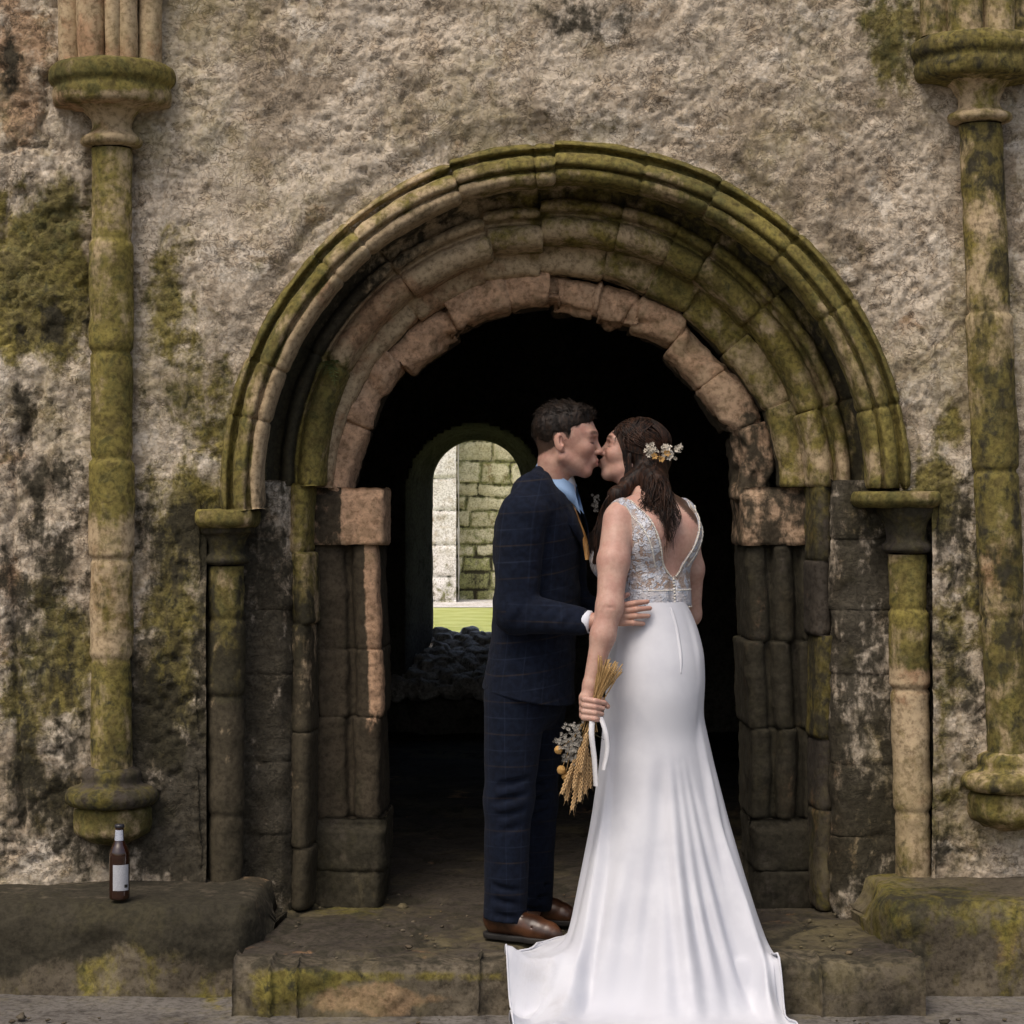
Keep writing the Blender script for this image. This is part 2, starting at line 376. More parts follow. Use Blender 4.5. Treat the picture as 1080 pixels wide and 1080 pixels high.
# ---- mouldings swept stone by stone
def sweep(profile, mapper, t0, t1, joints, step, seed, amp=.004, jit=.004, groove=.007, gw=.006, chunk=0.):
    """profile (u,v) is carried along t; joints are grooves in one continuous skin, each stone slightly off its neighbours"""
    prof = np.asarray(profile, float); n = len(prof)
    tang = np.gradient(prof, axis=0); nor = np.stack([tang[:, 1], -tang[:, 0]], 1); nor /= np.linalg.norm(nor, axis=1)[:, None] + 1e-9
    if nor[:, 1].mean() > 0: nor = -nor
    r = np.random.default_rng(seed)
    edges = [t0] + list(joints) + [t1]
    rows = []; info = []
    for i, (a, b) in enumerate(zip(edges[:-1], edges[1:])):
        du, dv, tl = r.normal(0, jit), r.normal(0, jit), r.normal(0, jit)
        m = max(3, int(abs(b - a) / step)); sgn = 1 if b > a else -1
        ts = np.concatenate([[a], [a + sgn * gw * .55], [a + sgn * gw * 1.6], np.linspace(a + sgn * gw * 3, b - sgn * gw * 3, m), [b - sgn * gw * 1.6], [b - sgn * gw * .55]])
        ins = np.array([groove, groove * .6, groove * .15] + [0] * m + [groove * .15, groove * .6])
        rnd = r.random()
        for t, g in zip(ts, ins):
            f = (t - a) / (b - a)
            rows.append((t, g, du + tl * (f - .5) * 2, dv)); info.append((i, rnd, f))
    rows.append((t1, 0, 0, 0)); info.append((len(edges) - 2, .5, 1.))
    T = np.array([q[0] for q in rows]); G = np.array([q[1] for q in rows]); D = np.array([q[2:] for q in rows])
    U = prof[None, :, 0] - nor[None, :, 0] * G[:, None] + D[:, 0, None]
    Vv = prof[None, :, 1] - nor[None, :, 1] * G[:, None] + D[:, 1, None]
    TT = np.broadcast_to(T[:, None], U.shape)
    V = mapper(U.ravel(), Vv.ravel(), TT.ravel())
    F = gridf(len(T), n)
    N = vnorm(V, F)
    dsp = (fbm(V, 11, 4, seed) - .5) * 2 * amp * 1.6 + (fbm(V, 40, 3, seed + 5) - .5) * amp * 1.2
    if chunk:
        q = fbm(V, 5.5, 3, seed + 9); dsp = dsp - sstep(.50, .62, q) * chunk
    V = V + N * dsp[:, None]
    meta = dict(u=np.tile(prof[:, 0], len(T)), v=np.tile(prof[:, 1], len(T)), t=TT.ravel(), rnd=np.repeat([q[1] for q in info], n), idx=np.repeat([q[0] for q in info], n))
    return V, F, meta
def arc(cx, cz):
    return lambda u, v, t: np.stack([cx + u * np.cos(t), v, cz + u * np.sin(t)], 1)
def post(cx, sgn):
    return lambda u, v, t: np.stack([cx + sgn * u, v, t], 1)
def orient(V, F, toward=(0, -1, .0)):
    n = np.cross(V[F[:, 2]] - V[F[:, 0]], V[F[:, 3]] - V[F[:, 1]]).sum(0)
    return F if np.dot(n, toward) > 0 else F[:, ::-1]
def prof(pts, step=.010, it=2): return smooth_poly(resample(pts, step), it)
deg = lambda *a: [R(x) for x in a]

PA = prof([(1.175, .04), (1.168, -.02), (1.158, -.045), (1.146, -.050), (1.143, -.034), (1.136, -.010), (1.128, -.008), (1.122, -.052), (1.112, -.066), (1.092, -.078), (1.078, -.076), (1.074, -.040), (1.068, -.036),
           (1.064, -.062), (1.046, -.062), (1.030, -.045), (1.024, -.010), (1.024, .05), (1.04, .11), (1.05, .17)], .006, 1)
PB = prof([(1.10, .155), (1.05, .165), (1.035, .20), (1.018, .225), (1.004, .226), (.994, .19), (.978, .172), (.960, .178), (.954, .205), (.948, .226), (.940, .222), (.932, .190), (.918, .168), (.90, .160), (.88, .165), (.862, .182), (.852, .205), (.846, .235),
           (.842, .30), (.842, .36)], .008, 1)
PC1 = prof([(.90, .295), (.83, .285), (.800, .292), (.788, .31), (.782, .34), (.780, .40)], .010, 2)
PC2 = prof([(.835, .385), (.815, .352), (.78, .338), (.735, .340), (.705, .352), (.690, .378), (.684, .42), (.686, .52), (.69, .64)], .010, 2)

D = thing('arched_doorway', 'round headed stone doorway of stepped moulded arches framing the kissing couple', 'doorway', (.18, .2, 0))
def angattr(meta, tab, key='t'):
    d = np.degrees(meta['t']); a = [q[0] for q in tab]
    return [np.interp(d, a, [q[i] for q in tab]) for i in (1, 2, 3)]
V, F, m = sweep(PA, arc(ACX, ACZ), R(-.5), R(184.3), deg(14, 33, 47, 63, 76, 92, 95.5, 110, 130, 137.5, 158, 168), .011, 1, amp=.004, jit=.0028)
mo, wa, di = angattr(m, [(0, .62, .1, .15), (20, .75, .25, .15), (40, .8, .35, .15), (60, .9, 0, .1), (80, .78, 0, .05), (100, .68, 0, .05), (115, .55, .15, 0), (135, .42, .25, 0), (155, .58, .1, 0), (172, .72, .05, .1), (180, .7, 0, .3)])
mo += .25 * sstep(1.05, 1.13, m['u']) * 1 - .35 * (m['u'] < 1.06) * sstep(75, 130, np.degrees(m['t'])); di += .8 * sstep(.03, .12, m['v'])  # back of the moulding toned darker with depth
part('hood_moulding', V, orient(V, F), M_ASH, D, attrs=dict(moss=mo + (m['rnd'] - .5) * .3, warm=wa + (m['rnd'] - .5) * .2, dirt_dark=di))
V, F, m = sweep(PB, arc(ACX, ACZ), R(0), R(180), deg(17, 42, 58, 66, 78, 95, 107, 128, 152), .011, 2, amp=.004, jit=.006)
hollow = np.maximum(sstep(.985, 1.0, m['u']), sstep(.945, .955, m['u']) * sstep(105, 135, np.degrees(m['t'])))
mo, wa, di = angattr(m, [(0, .75, .1, .1), (30, .85, 0, .1), (60, .8, 0, .05), (85, .58, .1, 0), (100, .45, .25, 0), (115, .1, .5, 0), (140, .0, .55, 0), (148, .25, .3, 0), (153, .85, .0, .1), (180, .9, 0, .15)])
di = di + hollow * (.45 + .25 * sstep(100, 150, np.degrees(m['t']))); mo = mo + hollow * .1  # hollow between the mouldings toned darker, most at the left
part('roll_moulding', V, orient(V, F), M_ASH, D, attrs=dict(moss=mo + (m['rnd'] - .5) * .3, warm=wa * (1 - hollow), dirt_dark=di))
V, F, m = sweep(PC1, arc(.155, 1.45), R(2), R(178), deg(22, 40, 55, 66, 78, 94, 108, 128), .012, 3, amp=.005, jit=.006)
mo, wa, di = angattr(m, [(0, .7, .1, .2), (35, .75, .1, .15), (60, .7, .1, .1), (85, .45, .3, 0), (100, .2, .45, 0), (130, 0, .55, 0), (180, .2, .4, .1)])
part('stepped_order', V, orient(V, F), M_ASH, D, attrs=dict(moss=mo + (m['rnd'] - .5) * .3, warm=wa, dirt_dark=di + .5 * (m['v'] > .33)))  # rear of this order toned darker
V, F, m = sweep(PC2, arc(BCX, BCZ), R(1), R(179), deg(21, 37, 52, 66, 76, 89, 101, 118, 137, 158), .012, 4, amp=.009, jit=.012, groove=.012, chunk=.028)
mo, wa, di = angattr(m, [(0, .35, .0, .65), (22, .3, .3, .5), (35, .1, .6, .1), (60, .05, .6, 0), (80, .1, .6, 0), (120, 0, .75, 0), (160, .05, .75, 0), (180, .2, .55, .25)])
part('inner_voussoirs', V, orient(V, F), M_CHK, D, attrs=dict(moss=mo, warm=wa + (m['rnd'] - .5) * .2, dirt_dark=di + .7 * sstep(.44, .52, m['v'])))  # soffit toned darker towards its back

# ---- jambs
def jamb(sgn):
    left = sgn < 0; sd = 20 if left else 30
    nm = 'left' if left else 'right'
    # recess behind the nook shaft, its face toned darker all over
    if left: plan = [(-1.062, -.01), (-1.060, .10), (-1.04, .145), (-.90, .15), (-.80, .155), (-.765, .20), (-.752, .27)]
    else: plan = [(1.445, -.01), (1.440, .08), (1.42, .105), (1.30, .10), (1.20, .085), (1.13, .095), (1.105, .14), (1.10, .24)]
    pl = prof(plan, .012, 1)
    V, F, m = sweep(pl, lambda u, v, t: np.stack([u, v, t], 1), -.02, 1.50, [.27, .52, .83, 1.05, 1.30], .014, sd, amp=.011, jit=.002, groove=.004)
    px, py = topx(V)
    at = wall_attrs(V)
    if left: at['dirt_dark'] = np.clip(at['dirt_dark'] * .5 + .42, 0, .8); at['moss'] = at['moss'] * .6 + .1
    else: at['dirt_dark'] = .52 * np.ones(len(V)) + .3 * fbm(V, 3, 2, 5); at['warm'] = at['warm'] + .25; at['moss'] = at['moss'] * .6 + .15
    part('jamb_recess', V, orient(V, F), M_RUB, D, attrs=at)
    # roll moulding carried down
    # the jamb below the springing is the same roll, a little slimmer
    pb = prof([(.78, .30), (.786, .225), (.775, .21), (.765, .19), (.752, .172), (.735, .165), (.718, .172), (.706, .19), (.700, .215), (.690, .30), (.69, .36)], .007, 1)
    if left: mp = lambda u, v, t: np.stack([-u + .0, v, t], 1)
    else: mp = lambda u, v, t: np.stack([u + .345 + .012 * (1.48 - t), v, t], 1)
    V, F, m = sweep(pb, mp, 0.0, 1.49, [.22, .62, 1.0, 1.25] if left else [.35, .60, .96, 1.22], .012, sd + 1, amp=.004, jit=.004)
    h = V[:, 2]
    if left: mo = np.interp(h, [0, .5, .9, 1.2, 1.5], [.25, .35, .45, .72, .9]); di = np.interp(h, [0, .5, .9, 1.3, 1.5], [.95, .85, .62, .32, .1]); wa = 0 * h
    else: mo = .45 + (m['rnd'] - .5) * .7; di = .32 + (m['rnd'] - .5) * .4; wa = .25 + (m['rnd'] - .5) * .5
    part('jamb_roll', V, orient(V, F), M_ASH if left else M_JMB, D, attrs=dict(moss=mo, dirt_dark=di, warm=wa))
    # inner pier with its deep reveal, the left one near black behind its edge
    if left: pp = prof([(.70, .36), (.69, .335), (.62, .345), (.590, .352), (.578, .385), (.560, .385), (.552, .345), (.535, .330), (.500, .325), (.470, .335), (.462, .36), (.458, .46), (.455, .70)], .010, 1)
    else: pp = prof([(.70, .36), (.69, .335), (.655, .33), (.642, .37), (.628, .37), (.618, .325), (.600, .305), (.575, .302), (.556, .322), (.548, .365), (.535, .365), (.525, .335), (.50, .325), (.470, .335), (.462, .36), (.458, .46), (.455, .70)], .010, 1)
    if left: mp = lambda u, v, t: np.stack([-u, v, t], 1)
    else: mp = lambda u, v, t: np.stack([u + .365 + .028 * (1.4 - t), v, t], 1)
    js = [.30, .66, .90, 1.22] if left else [.30, .62, .93, 1.24]
    V, F, m = sweep(pp, mp, 0.0, 1.275, js[:-1] if True else js, .013, sd + 2, amp=.006, jit=.004, groove=.006)
    edge = sstep(.53, .50, m['u']) * (m['v'] < .40)
    h = V[:, 2]
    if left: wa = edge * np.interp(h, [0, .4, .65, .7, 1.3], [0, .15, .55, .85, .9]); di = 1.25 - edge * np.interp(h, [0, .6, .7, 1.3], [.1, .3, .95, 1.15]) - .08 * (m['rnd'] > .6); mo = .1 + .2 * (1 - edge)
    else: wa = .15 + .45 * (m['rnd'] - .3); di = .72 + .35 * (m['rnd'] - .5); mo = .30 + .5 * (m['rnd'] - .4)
    part('jamb_pier', V, orient(V, F), M_JMB if not left else M_CHK, D, attrs=dict(moss=mo + 0 * h, dirt_dark=di + 0 * h, warm=wa + 0 * h))
    # impost block under the arch
    q = prof([(.715, .36), (.705, .315), (.60, .31), (.50, .305), (.462, .315), (.450, .345), (.447, .46), (.45, .70)], .010, 1)
    V, F, m = sweep(q, mp, 1.272, 1.475, [], .013, sd + 3, amp=.008, jit=0)
    top = (V[:, 2] > 1.45); V[top, 1] += .02 * (V[top, 1] < .5); 
    di = (.1 + .55 * (m['u'] > .6)) if left else .55; wa = .65 if left else .25
    n = len(V) ; 
    part('impost_block', V, orient(V, F), M_CHK, D, attrs=dict(moss=np.full(n, .25), dirt_dark=di + np.zeros(n), warm=wa + np.zeros(n)))
    # moulded plinth
    z1 = .305 if left else .30
    q = prof([(.72, .36), (.71, .31), (.62, .285), (.56, .275), (.47, .28), (.452, .31), (.447, .45), (.45, .70)], .010, 1)
    V, F, m = sweep(q, mp, -.02, z1, [.12], .013, sd + 4, amp=.008, jit=.006)
    cap = V[:, 2] > z1 - .03
    V[cap, 1] += .03 * (V[cap, 1] < .33)
    n = len(V); part('plinth', V, orient(V, F), M_JMB, D, attrs=dict(moss=np.full(n, .42 if left else .3), dirt_dark=np.full(n, .68), warm=np.full(n, .1)))
jamb(-1); jamb(1)

def lathe(pro, c, n=40, amp=.003, seed=0, lean=0., squash=1.0, step=.010, it=1):
    p = smooth_poly(resample(pro, step), it); th = np.linspace(0, 2 * np.pi, n, endpoint=False)
    Rr, T = np.meshgrid(p[:, 0], th, indexing='xy'); Z = np.broadcast_to(p[:, 1][None], Rr.shape)
    V = np.stack([c[0] + Rr * np.cos(T) + lean * (c[2] + Z - 1.4), c[1] + Rr * np.sin(T) * squash, c[2] + Z], -1).reshape(-1, 3)
    F = gridf(n, len(p), True); N = vnorm(V, F)
    V = V + N * ((fbm(V, 14, 4, seed) - .5) * 2 * amp * 1.5 + (fbm(V, 50, 2, seed + 3) - .5) * amp)[:, None]
    return V, F
def grooved(r0, r1, z0, z1, js, g=.011):
    out = []; rr = lambda z: r0 + (r1 - r0) * (z - z0) / (z1 - z0)
    zs = [z0] + list(js) + [z1]
    for i, (a, b) in enumerate(zip(zs[:-1], zs[1:])):
        o = .002 * ((i * 37) % 5 - 2)
        if i: out += [(rr(a) - g, a), (rr(a) - g, a + .003)]
        out += [(rr(a) + o, a + .010), (rr(b) + o, b - .010)]
    return out
def cattr(V, mo, wa, di, seed=0):
    px, py = topx(V); n = fbm(V, 2.2, 2, seed)
    f = lambda t: np.interp(py, [q[0] for q in t], [q[1] for q in t]) if isinstance(t, list) else np.full(len(V), float(t))
    return dict(moss=f(mo) + (n - .5) * .4, warm=f(wa), dirt_dark=f(di))

# ---- nook shafts of the doorway, each with capital and slab
def nook_shaft(cx, cy, r, ztop, zbase, lean, slab, slabz, tabs, lab):
    t = thing('nook_shaft', lab, 'column', (cx, cy, zbase), 'shafts beside the doorway')
    js = [zbase + (ztop - zbase) * q for q in (.28, .62, .84)]
    V, F = lathe(grooved(r * .97, r, zbase, ztop, js), (cx, cy, 0), 34, .004, 41, lean); part('shaft', V, F, M_ASH, t, attrs=cattr(V, *tabs))
    V, F = lathe([(r * .9, ztop - .005), (r * 1.28, ztop), (r * 1.32, ztop + .012), (r * 1.25, ztop + .025), (r * 1.0, ztop + .032), (r * 1.02, ztop + .06), (r * 1.18, ztop + .10), (r * 1.5, slabz - .02), (r * 1.55, slabz + .002)], (cx, cy, 0), 34, .005, 43, lean)
    part('capital', V, F, M_JMB, t, attrs=cattr(V, [(0, .5), (600, .5)], .05, .5))
    x0, x1, h = slab
    q = prof([(x0, .22), (x0, -.02), (x0 + .01, -.055), (x0 + .05, -.075), (x1 - .04, -.08), (x1 - .01, -.06), (x1, -.02), (x1, .22)], .010, 1)
    cc = np.array([(x0 + x1) / 2, .10])
    rows = []
    for z, s in ((slabz - .0, .80), (slabz + .008, .93), (slabz + .02, .99), (slabz + h * .5, 1.0), (slabz + h - .01, .99), (slabz + h, .95), (slabz + h + .004, .5)):
        rows.append(np.column_stack([cc + (q - cc) * s, np.full(len(q), z)]))
    V = np.array(rows).reshape(-1, 3); F = gridf(len(rows), len(q)); N = vnorm(V, F); V = V + N * ((fbm(V, 12, 4, 47) - .5) * .016)[:, None]
    part('impost_slab', V, orient(V, F), M_ASH, t, attrs=cattr(V, *tabs[3:]) if len(tabs) > 3 else cattr(V, .8, .1, .15))
    return t
nook_shaft(-.980, .055, .064, 1.215, .02, 0, (-1.075, -.872, .062), 1.335, ([(540, .85), (740, .72), (745, .35), (930, .3)], .05, [(540, .25), (640, .45), (740, .8), (930, .95)]),
           'slim dark mossy column at the left jamb of the doorway')
V0 = nook_shaft(1.350, .055, .066, 1.255, .02, -.02, (1.165, 1.455, .055), 1.405, ([(510, .5), (640, .85), (700, .75), (710, .3), (930, .5)], [(510, .2), (690, .1), (720, .5), (930, .2)], [(510, .15), (930, .2)]),
           'slim olive column with broken capital at the right jamb of the doorway')

# ---- tall wall shafts carrying the vault ribs
def wall_column(cx, lean, r, z_ab, z_neck, z_base, ab_r, tabs, seed, lab, ribx):
    t = thing('wall_column', lab, 'column', (cx, -.03, z_base - .3), 'tall columns on the wall')
    y0 = -.045
    hh = z_neck - z_base
    V, F = lathe(grooved(r, r, z_base, z_neck, [z_base + hh * q for q in ((.18, .34, .50, .67, .85) if seed == 50 else (.22, .45, .7))]), (cx, y0, 0), 44, .004, seed, lean)
    part('shaft', V, F, M_ASH, t, attrs=cattr(V, *tabs, seed))
    zt = z_ab
    V, F = lathe([(r * .95, z_neck - .004), (r * 1.35, z_neck), (r * 1.48, z_neck + .014), (r * 1.40, z_neck + .028), (r * 1.05, z_neck + .038), (r * .92, z_neck + .06), (r * .98, z_neck + .09), (r * 1.3, zt - .012), (r * 1.9, zt + .004)], (cx, y0, 0), 44, .004, seed + 1, lean)
    part('capital', V, F, M_ASH, t, attrs=cattr(V, [(0, .55), (200, .4)], .3, .1))
    a = ab_r
    V, F = lathe([(r * .9, zt - .02), (a * .62, zt - .006), (a * .90, zt + .002), (a * .93, zt + .015), (a * .95, zt + .05), (a * .90, zt + .066), (a * .93, zt + .074), (a * .985, zt + .082), (a, zt + .10), (a * .99, zt + .125), (a * .93, zt + .14), (a * .8, zt + .147), (r, zt + .15)], (cx, y0 + .02, 0), 64, .005, seed + 2, lean, .95)
    part('abacus', V, F, M_ASH, t, attrs=cattr(V, [(0, .95), (90, .9), (97, .45), (140, .3)] if seed == 50 else .85, [(0, 0), (95, .1), (110, .6)] if seed == 50 else .05, .0 if seed == 50 else .4))
    zr = zt + .145
    for rx, rr, dy in ribx:
        path = [np.array([cx + rx + lean * (zr - 1.4), y0 - dy, zr])] ; 
        hgt = np.linspace(0, 1.5, 60); xx = cx + (rx + lean * (zr - 1.4)) * (1 + hgt * .12); yy = y0 - dy - hgt ** 2 * .10
        th = np.linspace(0, 2 * np.pi, 22, endpoint=False)
        keel = 1 + .12 * np.cos(th * 1)
        V = np.stack([xx[None] + rr * np.cos(th)[:, None] , yy[None] + rr * 1.25 * np.sin(th)[:, None] * np.ones_like(hgt)[None], zr + hgt[None] + 0 * th[:, None]], -1).reshape(-1, 3)
        F = gridf(22, 60, True); N = vnorm(V, F); V = V + N * ((fbm(V, 13, 4, seed + 7) - .5) * .010)[:, None]
        rib = part('vault_rib', V, F, M_ASH if seed == 50 else M_ASH, t, attrs=cattr(V, .12 if seed == 50 else .62, .45 if seed == 50 else .1, .0 if seed == 50 else .3, seed))
    # base: two rolls on a rough corbel
    zb = z_base
    V, F = lathe([(r * .9, zb + .02), (r * 1.12, zb + .012), (r * 1.36, zb), (r * 1.40, zb - .02), (r * 1.30, zb - .034), (r * 1.5, zb - .045), (r * 2.0, zb - .055), (r * 2.2, zb - .075), (r * 2.16, zb - .10), (r * 1.95, zb - .115), (r * .8, zb - .118)], (cx, y0 + .01, 0), 54, .005, seed + 3, lean)
    part('base', V, F, M_JMB if seed == 50 else M_ASH, t, attrs=cattr(V, .55 if seed == 50 else .7, .05, .35))
    V, F = lathe([(r * .8, zb - .112), (r * 1.75, zb - .118), (r * 1.85, zb - .13), (r * 1.88, zb - .18), (r * 1.82, zb - .21), (r * 1.2, zb - .235), (r * .3, zb - .25)], (cx, y0 + .03, 0), 40, .009, seed + 4, lean)
    part('corbel', V, F, M_ASH, t, attrs=cattr(V, .75, .2, .15))
    return t
wall_column(-1.352, 0.0, .0715, 2.755, 2.625, .515, .214, ([(160, .72), (330, .8), (420, .92), (535, .92), (550, .7), (560, .5), (690, .52), (705, .9), (810, .85)], [(160, .15), (530, .0), (560, .42), (690, .42), (710, 0)], [(160, 0), (500, .05), (600, .15), (700, .35), (810, .4)]), 50,
            'tall slender column with olive moss and pale fluted ribs above it, left of the arch',
            [(-.135, .042, .005), (-.055, .05, .05), (.02, .028, .075), (.062, .035, .055), (.128, .04, .005)])
wall_column(1.640, -.045, .0745, 2.845, 2.705, .565, .222, ([(130, .85), (250, .7), (330, .6), (500, .9), (600, .6), (800, .85)], [(130, 0), (250, .4), (320, .5), (480, 0), (600, .6), (700, .1)], [(130, .42), (800, .36)]), 70,
            'tall slender column with dark green capital and mossy base, right of the arch',
            [(-.14, .05, .01), (-.05, .06, .06), (.06, .055, .06), (.14, .05, .01)])

# ---- stone benches at the foot of the wall
def bench(x0, x1, yf, zt, seed, lab, endx):
    nx = int((x1 - x0) / .016)
    pro = prof([(.06, zt + .012), (-.05, zt + .004), (yf + .10, zt - .006), (yf + .04, zt - .02), (yf + .008, zt - .055), (yf, zt - .11), (yf + .004, -.10), (yf - .01, -.20)], .014, 2)
    xs = np.linspace(x0, x1, nx)
    Vr = []
    for x in xs:
        e = min((x - x0), (x1 - x)) if False else ((x1 - x) if endx > 0 else (x - x0))
        s = 1 - .9 * max(0, 1 - max(e, 0) / .10) ** 2.6      # rounded worn end
        Vr.append(np.stack([np.full(len(pro), x), .06 + (pro[:, 0] - .06) * (.45 + .55 * s), np.where(pro[:, 1] > -.1, pro[:, 1] - (1 - s) * .12, pro[:, 1])], 1))
    lastp = Vr[-1] if endx > 0 else Vr[0]
    V = np.concatenate(Vr); F = gridf(nx, len(pro))
    N = vnorm(V, F); N *= np.sign(-N[:, 1].mean())
    j = np.zeros(len(V))
    V = V + N * ((fbm(V, 4.5, 4, seed) - .5) * .085 + (fbm(V, 18, 4, seed + 2) - .5) * .026)[:, None]
    V[:, 2] = np.where((V[:, 2] > zt - .03), zt + (V[:, 2] - zt) * .35, V[:, 2])
    # close the worn end with a fan of the last row
    row = V[-len(pro):] if endx > 0 else V[:len(pro)]
    n0 = len(V)
    rows = [row * [1, 1, 1] + [endx * .012 * k, 0, 0] for k in (0,)]
    cap = np.concatenate([row[:, :1] + endx * .02, np.full((len(pro), 1), .06), np.minimum(row[:, 2:3] * .9, row[:, 2:3])], 1)
    V = np.concatenate([V, cap]); base = n0 - len(pro) if endx > 0 else 0
    Fc = np.array([[base + i, base + i + 1, n0 + i + 1, n0 + i] for i in range(len(pro) - 1)])
    F = np.concatenate([F, Fc])
    px, py = topx(V); n = fbm(V, 3.5, 3, seed)
    front = sstep(yf + .16, yf + .03, V[:, 1])
    return V, orient(V, F), px, py, n, front
V, F, px, py, n, fr = bench(-3.2, -.795, -.43, .135, 81, '', 1)
at = dict(moss=.12 + .35 * fr * sstep(.4, .6, n) + blobs(px, py, [(230, 970, 60, 25, .4), (60, 960, 60, 20, .3), (120, 960, 60, 16, .25)]), dirt_dark=.62 + .38 * fr * sstep(1030, 985, py + (n - .5) * 90) - .55 * sstep(995, 1040, py + (n - .5) * 120),
          warm=blobs(px, py, [(275, 960, 8, 40, .5), (262, 930, 20, 10, .4), (240, 1040, 40, 15, .4)]))
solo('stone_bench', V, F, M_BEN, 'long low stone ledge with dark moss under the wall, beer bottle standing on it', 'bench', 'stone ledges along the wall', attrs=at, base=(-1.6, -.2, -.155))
V, F, px, py, n, fr = bench(1.185, 3.4, -.43, .145, 83, '', -1)
at = dict(moss=.30 + .3 * fr * sstep(.35, .6, n) + blobs(px, py, [(940, 965, 25, 45, .5), (985, 945, 60, 12, .4)]), dirt_dark=.20 + blobs(px, py, [(990, 950, 60, 18, .35), (955, 1000, 25, 40, .3)]), warm=blobs(px, py, [(1065, 1000, 25, 40, .5)]))
solo('stone_bench', V, F, M_BEN, 'short rounded stone ledge with green moss at the foot of the right column', 'bench', 'stone ledges along the wall', attrs=at, base=(2.2, -.2, -.155))

# ---- floor of the passage, door step, ground, lawn
def gz(x, y): return -.155 * sstep(-.700, -.765, y)
def floor():
    xs = np.arange(-1.45, 1.95, .022); ys = np.concatenate([np.arange(-.60, 1.6, .022), np.arange(1.62, 6.3, .06)])
    X, Y = np.meshgrid(xs, ys, indexing='ij'); x, y = X.ravel(), Y.ravel(); p3 = np.stack([x, y, 0 * x], 1)
    wx = x + (fbm(p3, 5, 3, 1) - .5) * .12; wy = y + (fbm(p3, 5, 3, 2) - .5) * .12
    d1, d2, cid = cell(wx * 2.3, wy * 3.2, 12)
    e1, e2, c2 = cell(wx * 7, wy * 9, 13)
    z = -.008 + cid * .012 + sstep(.0, .10, d2 - d1) * .010 - .014 + (fbm(p3, 6, 4, 3) - .5) * .02 + sstep(.0, .2, e2 - e1) * .004 * (cid > .5)
    V = np.stack([x, y, np.minimum(z, .004) - .03 * sstep(-.50, -.57, y)], 1)
    F = gridf(len(xs), len(ys)); c = V[F].mean(1)
    return V, F[(c[:, 1] > .0) | ((c[:, 0] > -.86) & (c[:, 0] < 1.27))], cid, d2 - d1
V, F, cid, dd = floor()
px, py = topx(V)
struct = lambda name, V, F, mat, attrs=None, smooth=True: solo(name, V, F, mat, kind='structure', attrs=attrs, smooth=smooth, base=(0, 0, 0))
struct('floor', V, orient(V, F, (0, 0, 1)), M_FLR, dict(moss=.1 + blobs(px, py, [(340, 950, 60, 14, .5), (380, 960, 40, 10, .4), (860, 950, 40, 12, .3)]), dirt_dark=.22 + .35 * sstep(.08, .0, dd) + .2 * cid, warm=.25 * (cid < .35) + blobs(px, py, [(330, 1005, 40, 8, .2)])))
def doorstep():
    q = prof([(-.50, -.03), (-.525, -.004), (-.585, .0), (-.64, .002), (-.675, -.002), (-.692, -.014), (-.700, -.04), (-.703, -.10), (-.706, -.20)], .010, 1)
    q = np.array(q)
    def mp(u, v, t): return np.stack([t, u, v], 1)
    V, F, m = sweep(q, mp, -.86, 1.27, [-.74, -.66, -.1, .42, .95], .014, 91, amp=.011, jit=.007, groove=.012)
    return V, F, m
V, F, m = doorstep(); nq = len(V) // len(np.unique(m['t'])) if 0 else 0; px, py = topx(V); n = fbm(V, 7, 3, 92); nn = (n - .5) * 60
top = sstep(-.03, -.005, V[:, 2])
wa = blobs(px, py + nn * .3, [(400, 1052, 45, 18, 1.0), (470, 1060, 60, 12, .5), (350, 1058, 25, 12, .6)])
solo('door_step', V, orient(V, F, (0, -1, 1)), M_BEN, 'worn stone step before the doorway, green moss and a tan patch on its edge', 'step',
     attrs=dict(moss=blobs(px, py, [(295, 1045, 35, 30, .9), (430, 1030, 150, 8, .75), (880, 1030, 60, 20, .35), (340, 1035, 30, 12, .5)]), warm=wa, dirt_dark=np.clip(.35 - wa * .3 + .15 * top, 0, 1)), base=(.2, -.65, -.155))
def sheet(x0, x1, y0, y1, z, sx, amp=0., seed=0):
    xs = np.unique(np.concatenate([np.linspace(x0, x1, 30), np.arange(-2.6, 2.6, sx)])) if amp else np.linspace(x0, x1, 12)
    ys = np.unique(np.concatenate([np.linspace(y0, y1, 30), np.arange(-2.4, -.3, sx)])) if amp else np.linspace(y0, y1, 12)
    X, Y = np.meshgrid(xs, ys, indexing='ij'); V = np.stack([X.ravel(), Y.ravel(), np.full(X.size, z)], 1)
    if amp: V[:, 2] += (fbm(V, 5, 4, seed) - .5) * amp - (V[:, 1] > -.3) * .01
    return V, orient(V, gridf(len(xs), len(ys)), (0, 0, 1))
V, F = sheet(-120, 120, -120, 120, -.155, .03, .02, 95); px, py = topx(V)
struct('ground', V, F, M_GND, dict(moss=blobs(px, py, [(230, 1060, 40, 14, .5)]) * (V[:, 1] > -1.2), dirt_dark=.1 + 0 * px, warm=0 * px))

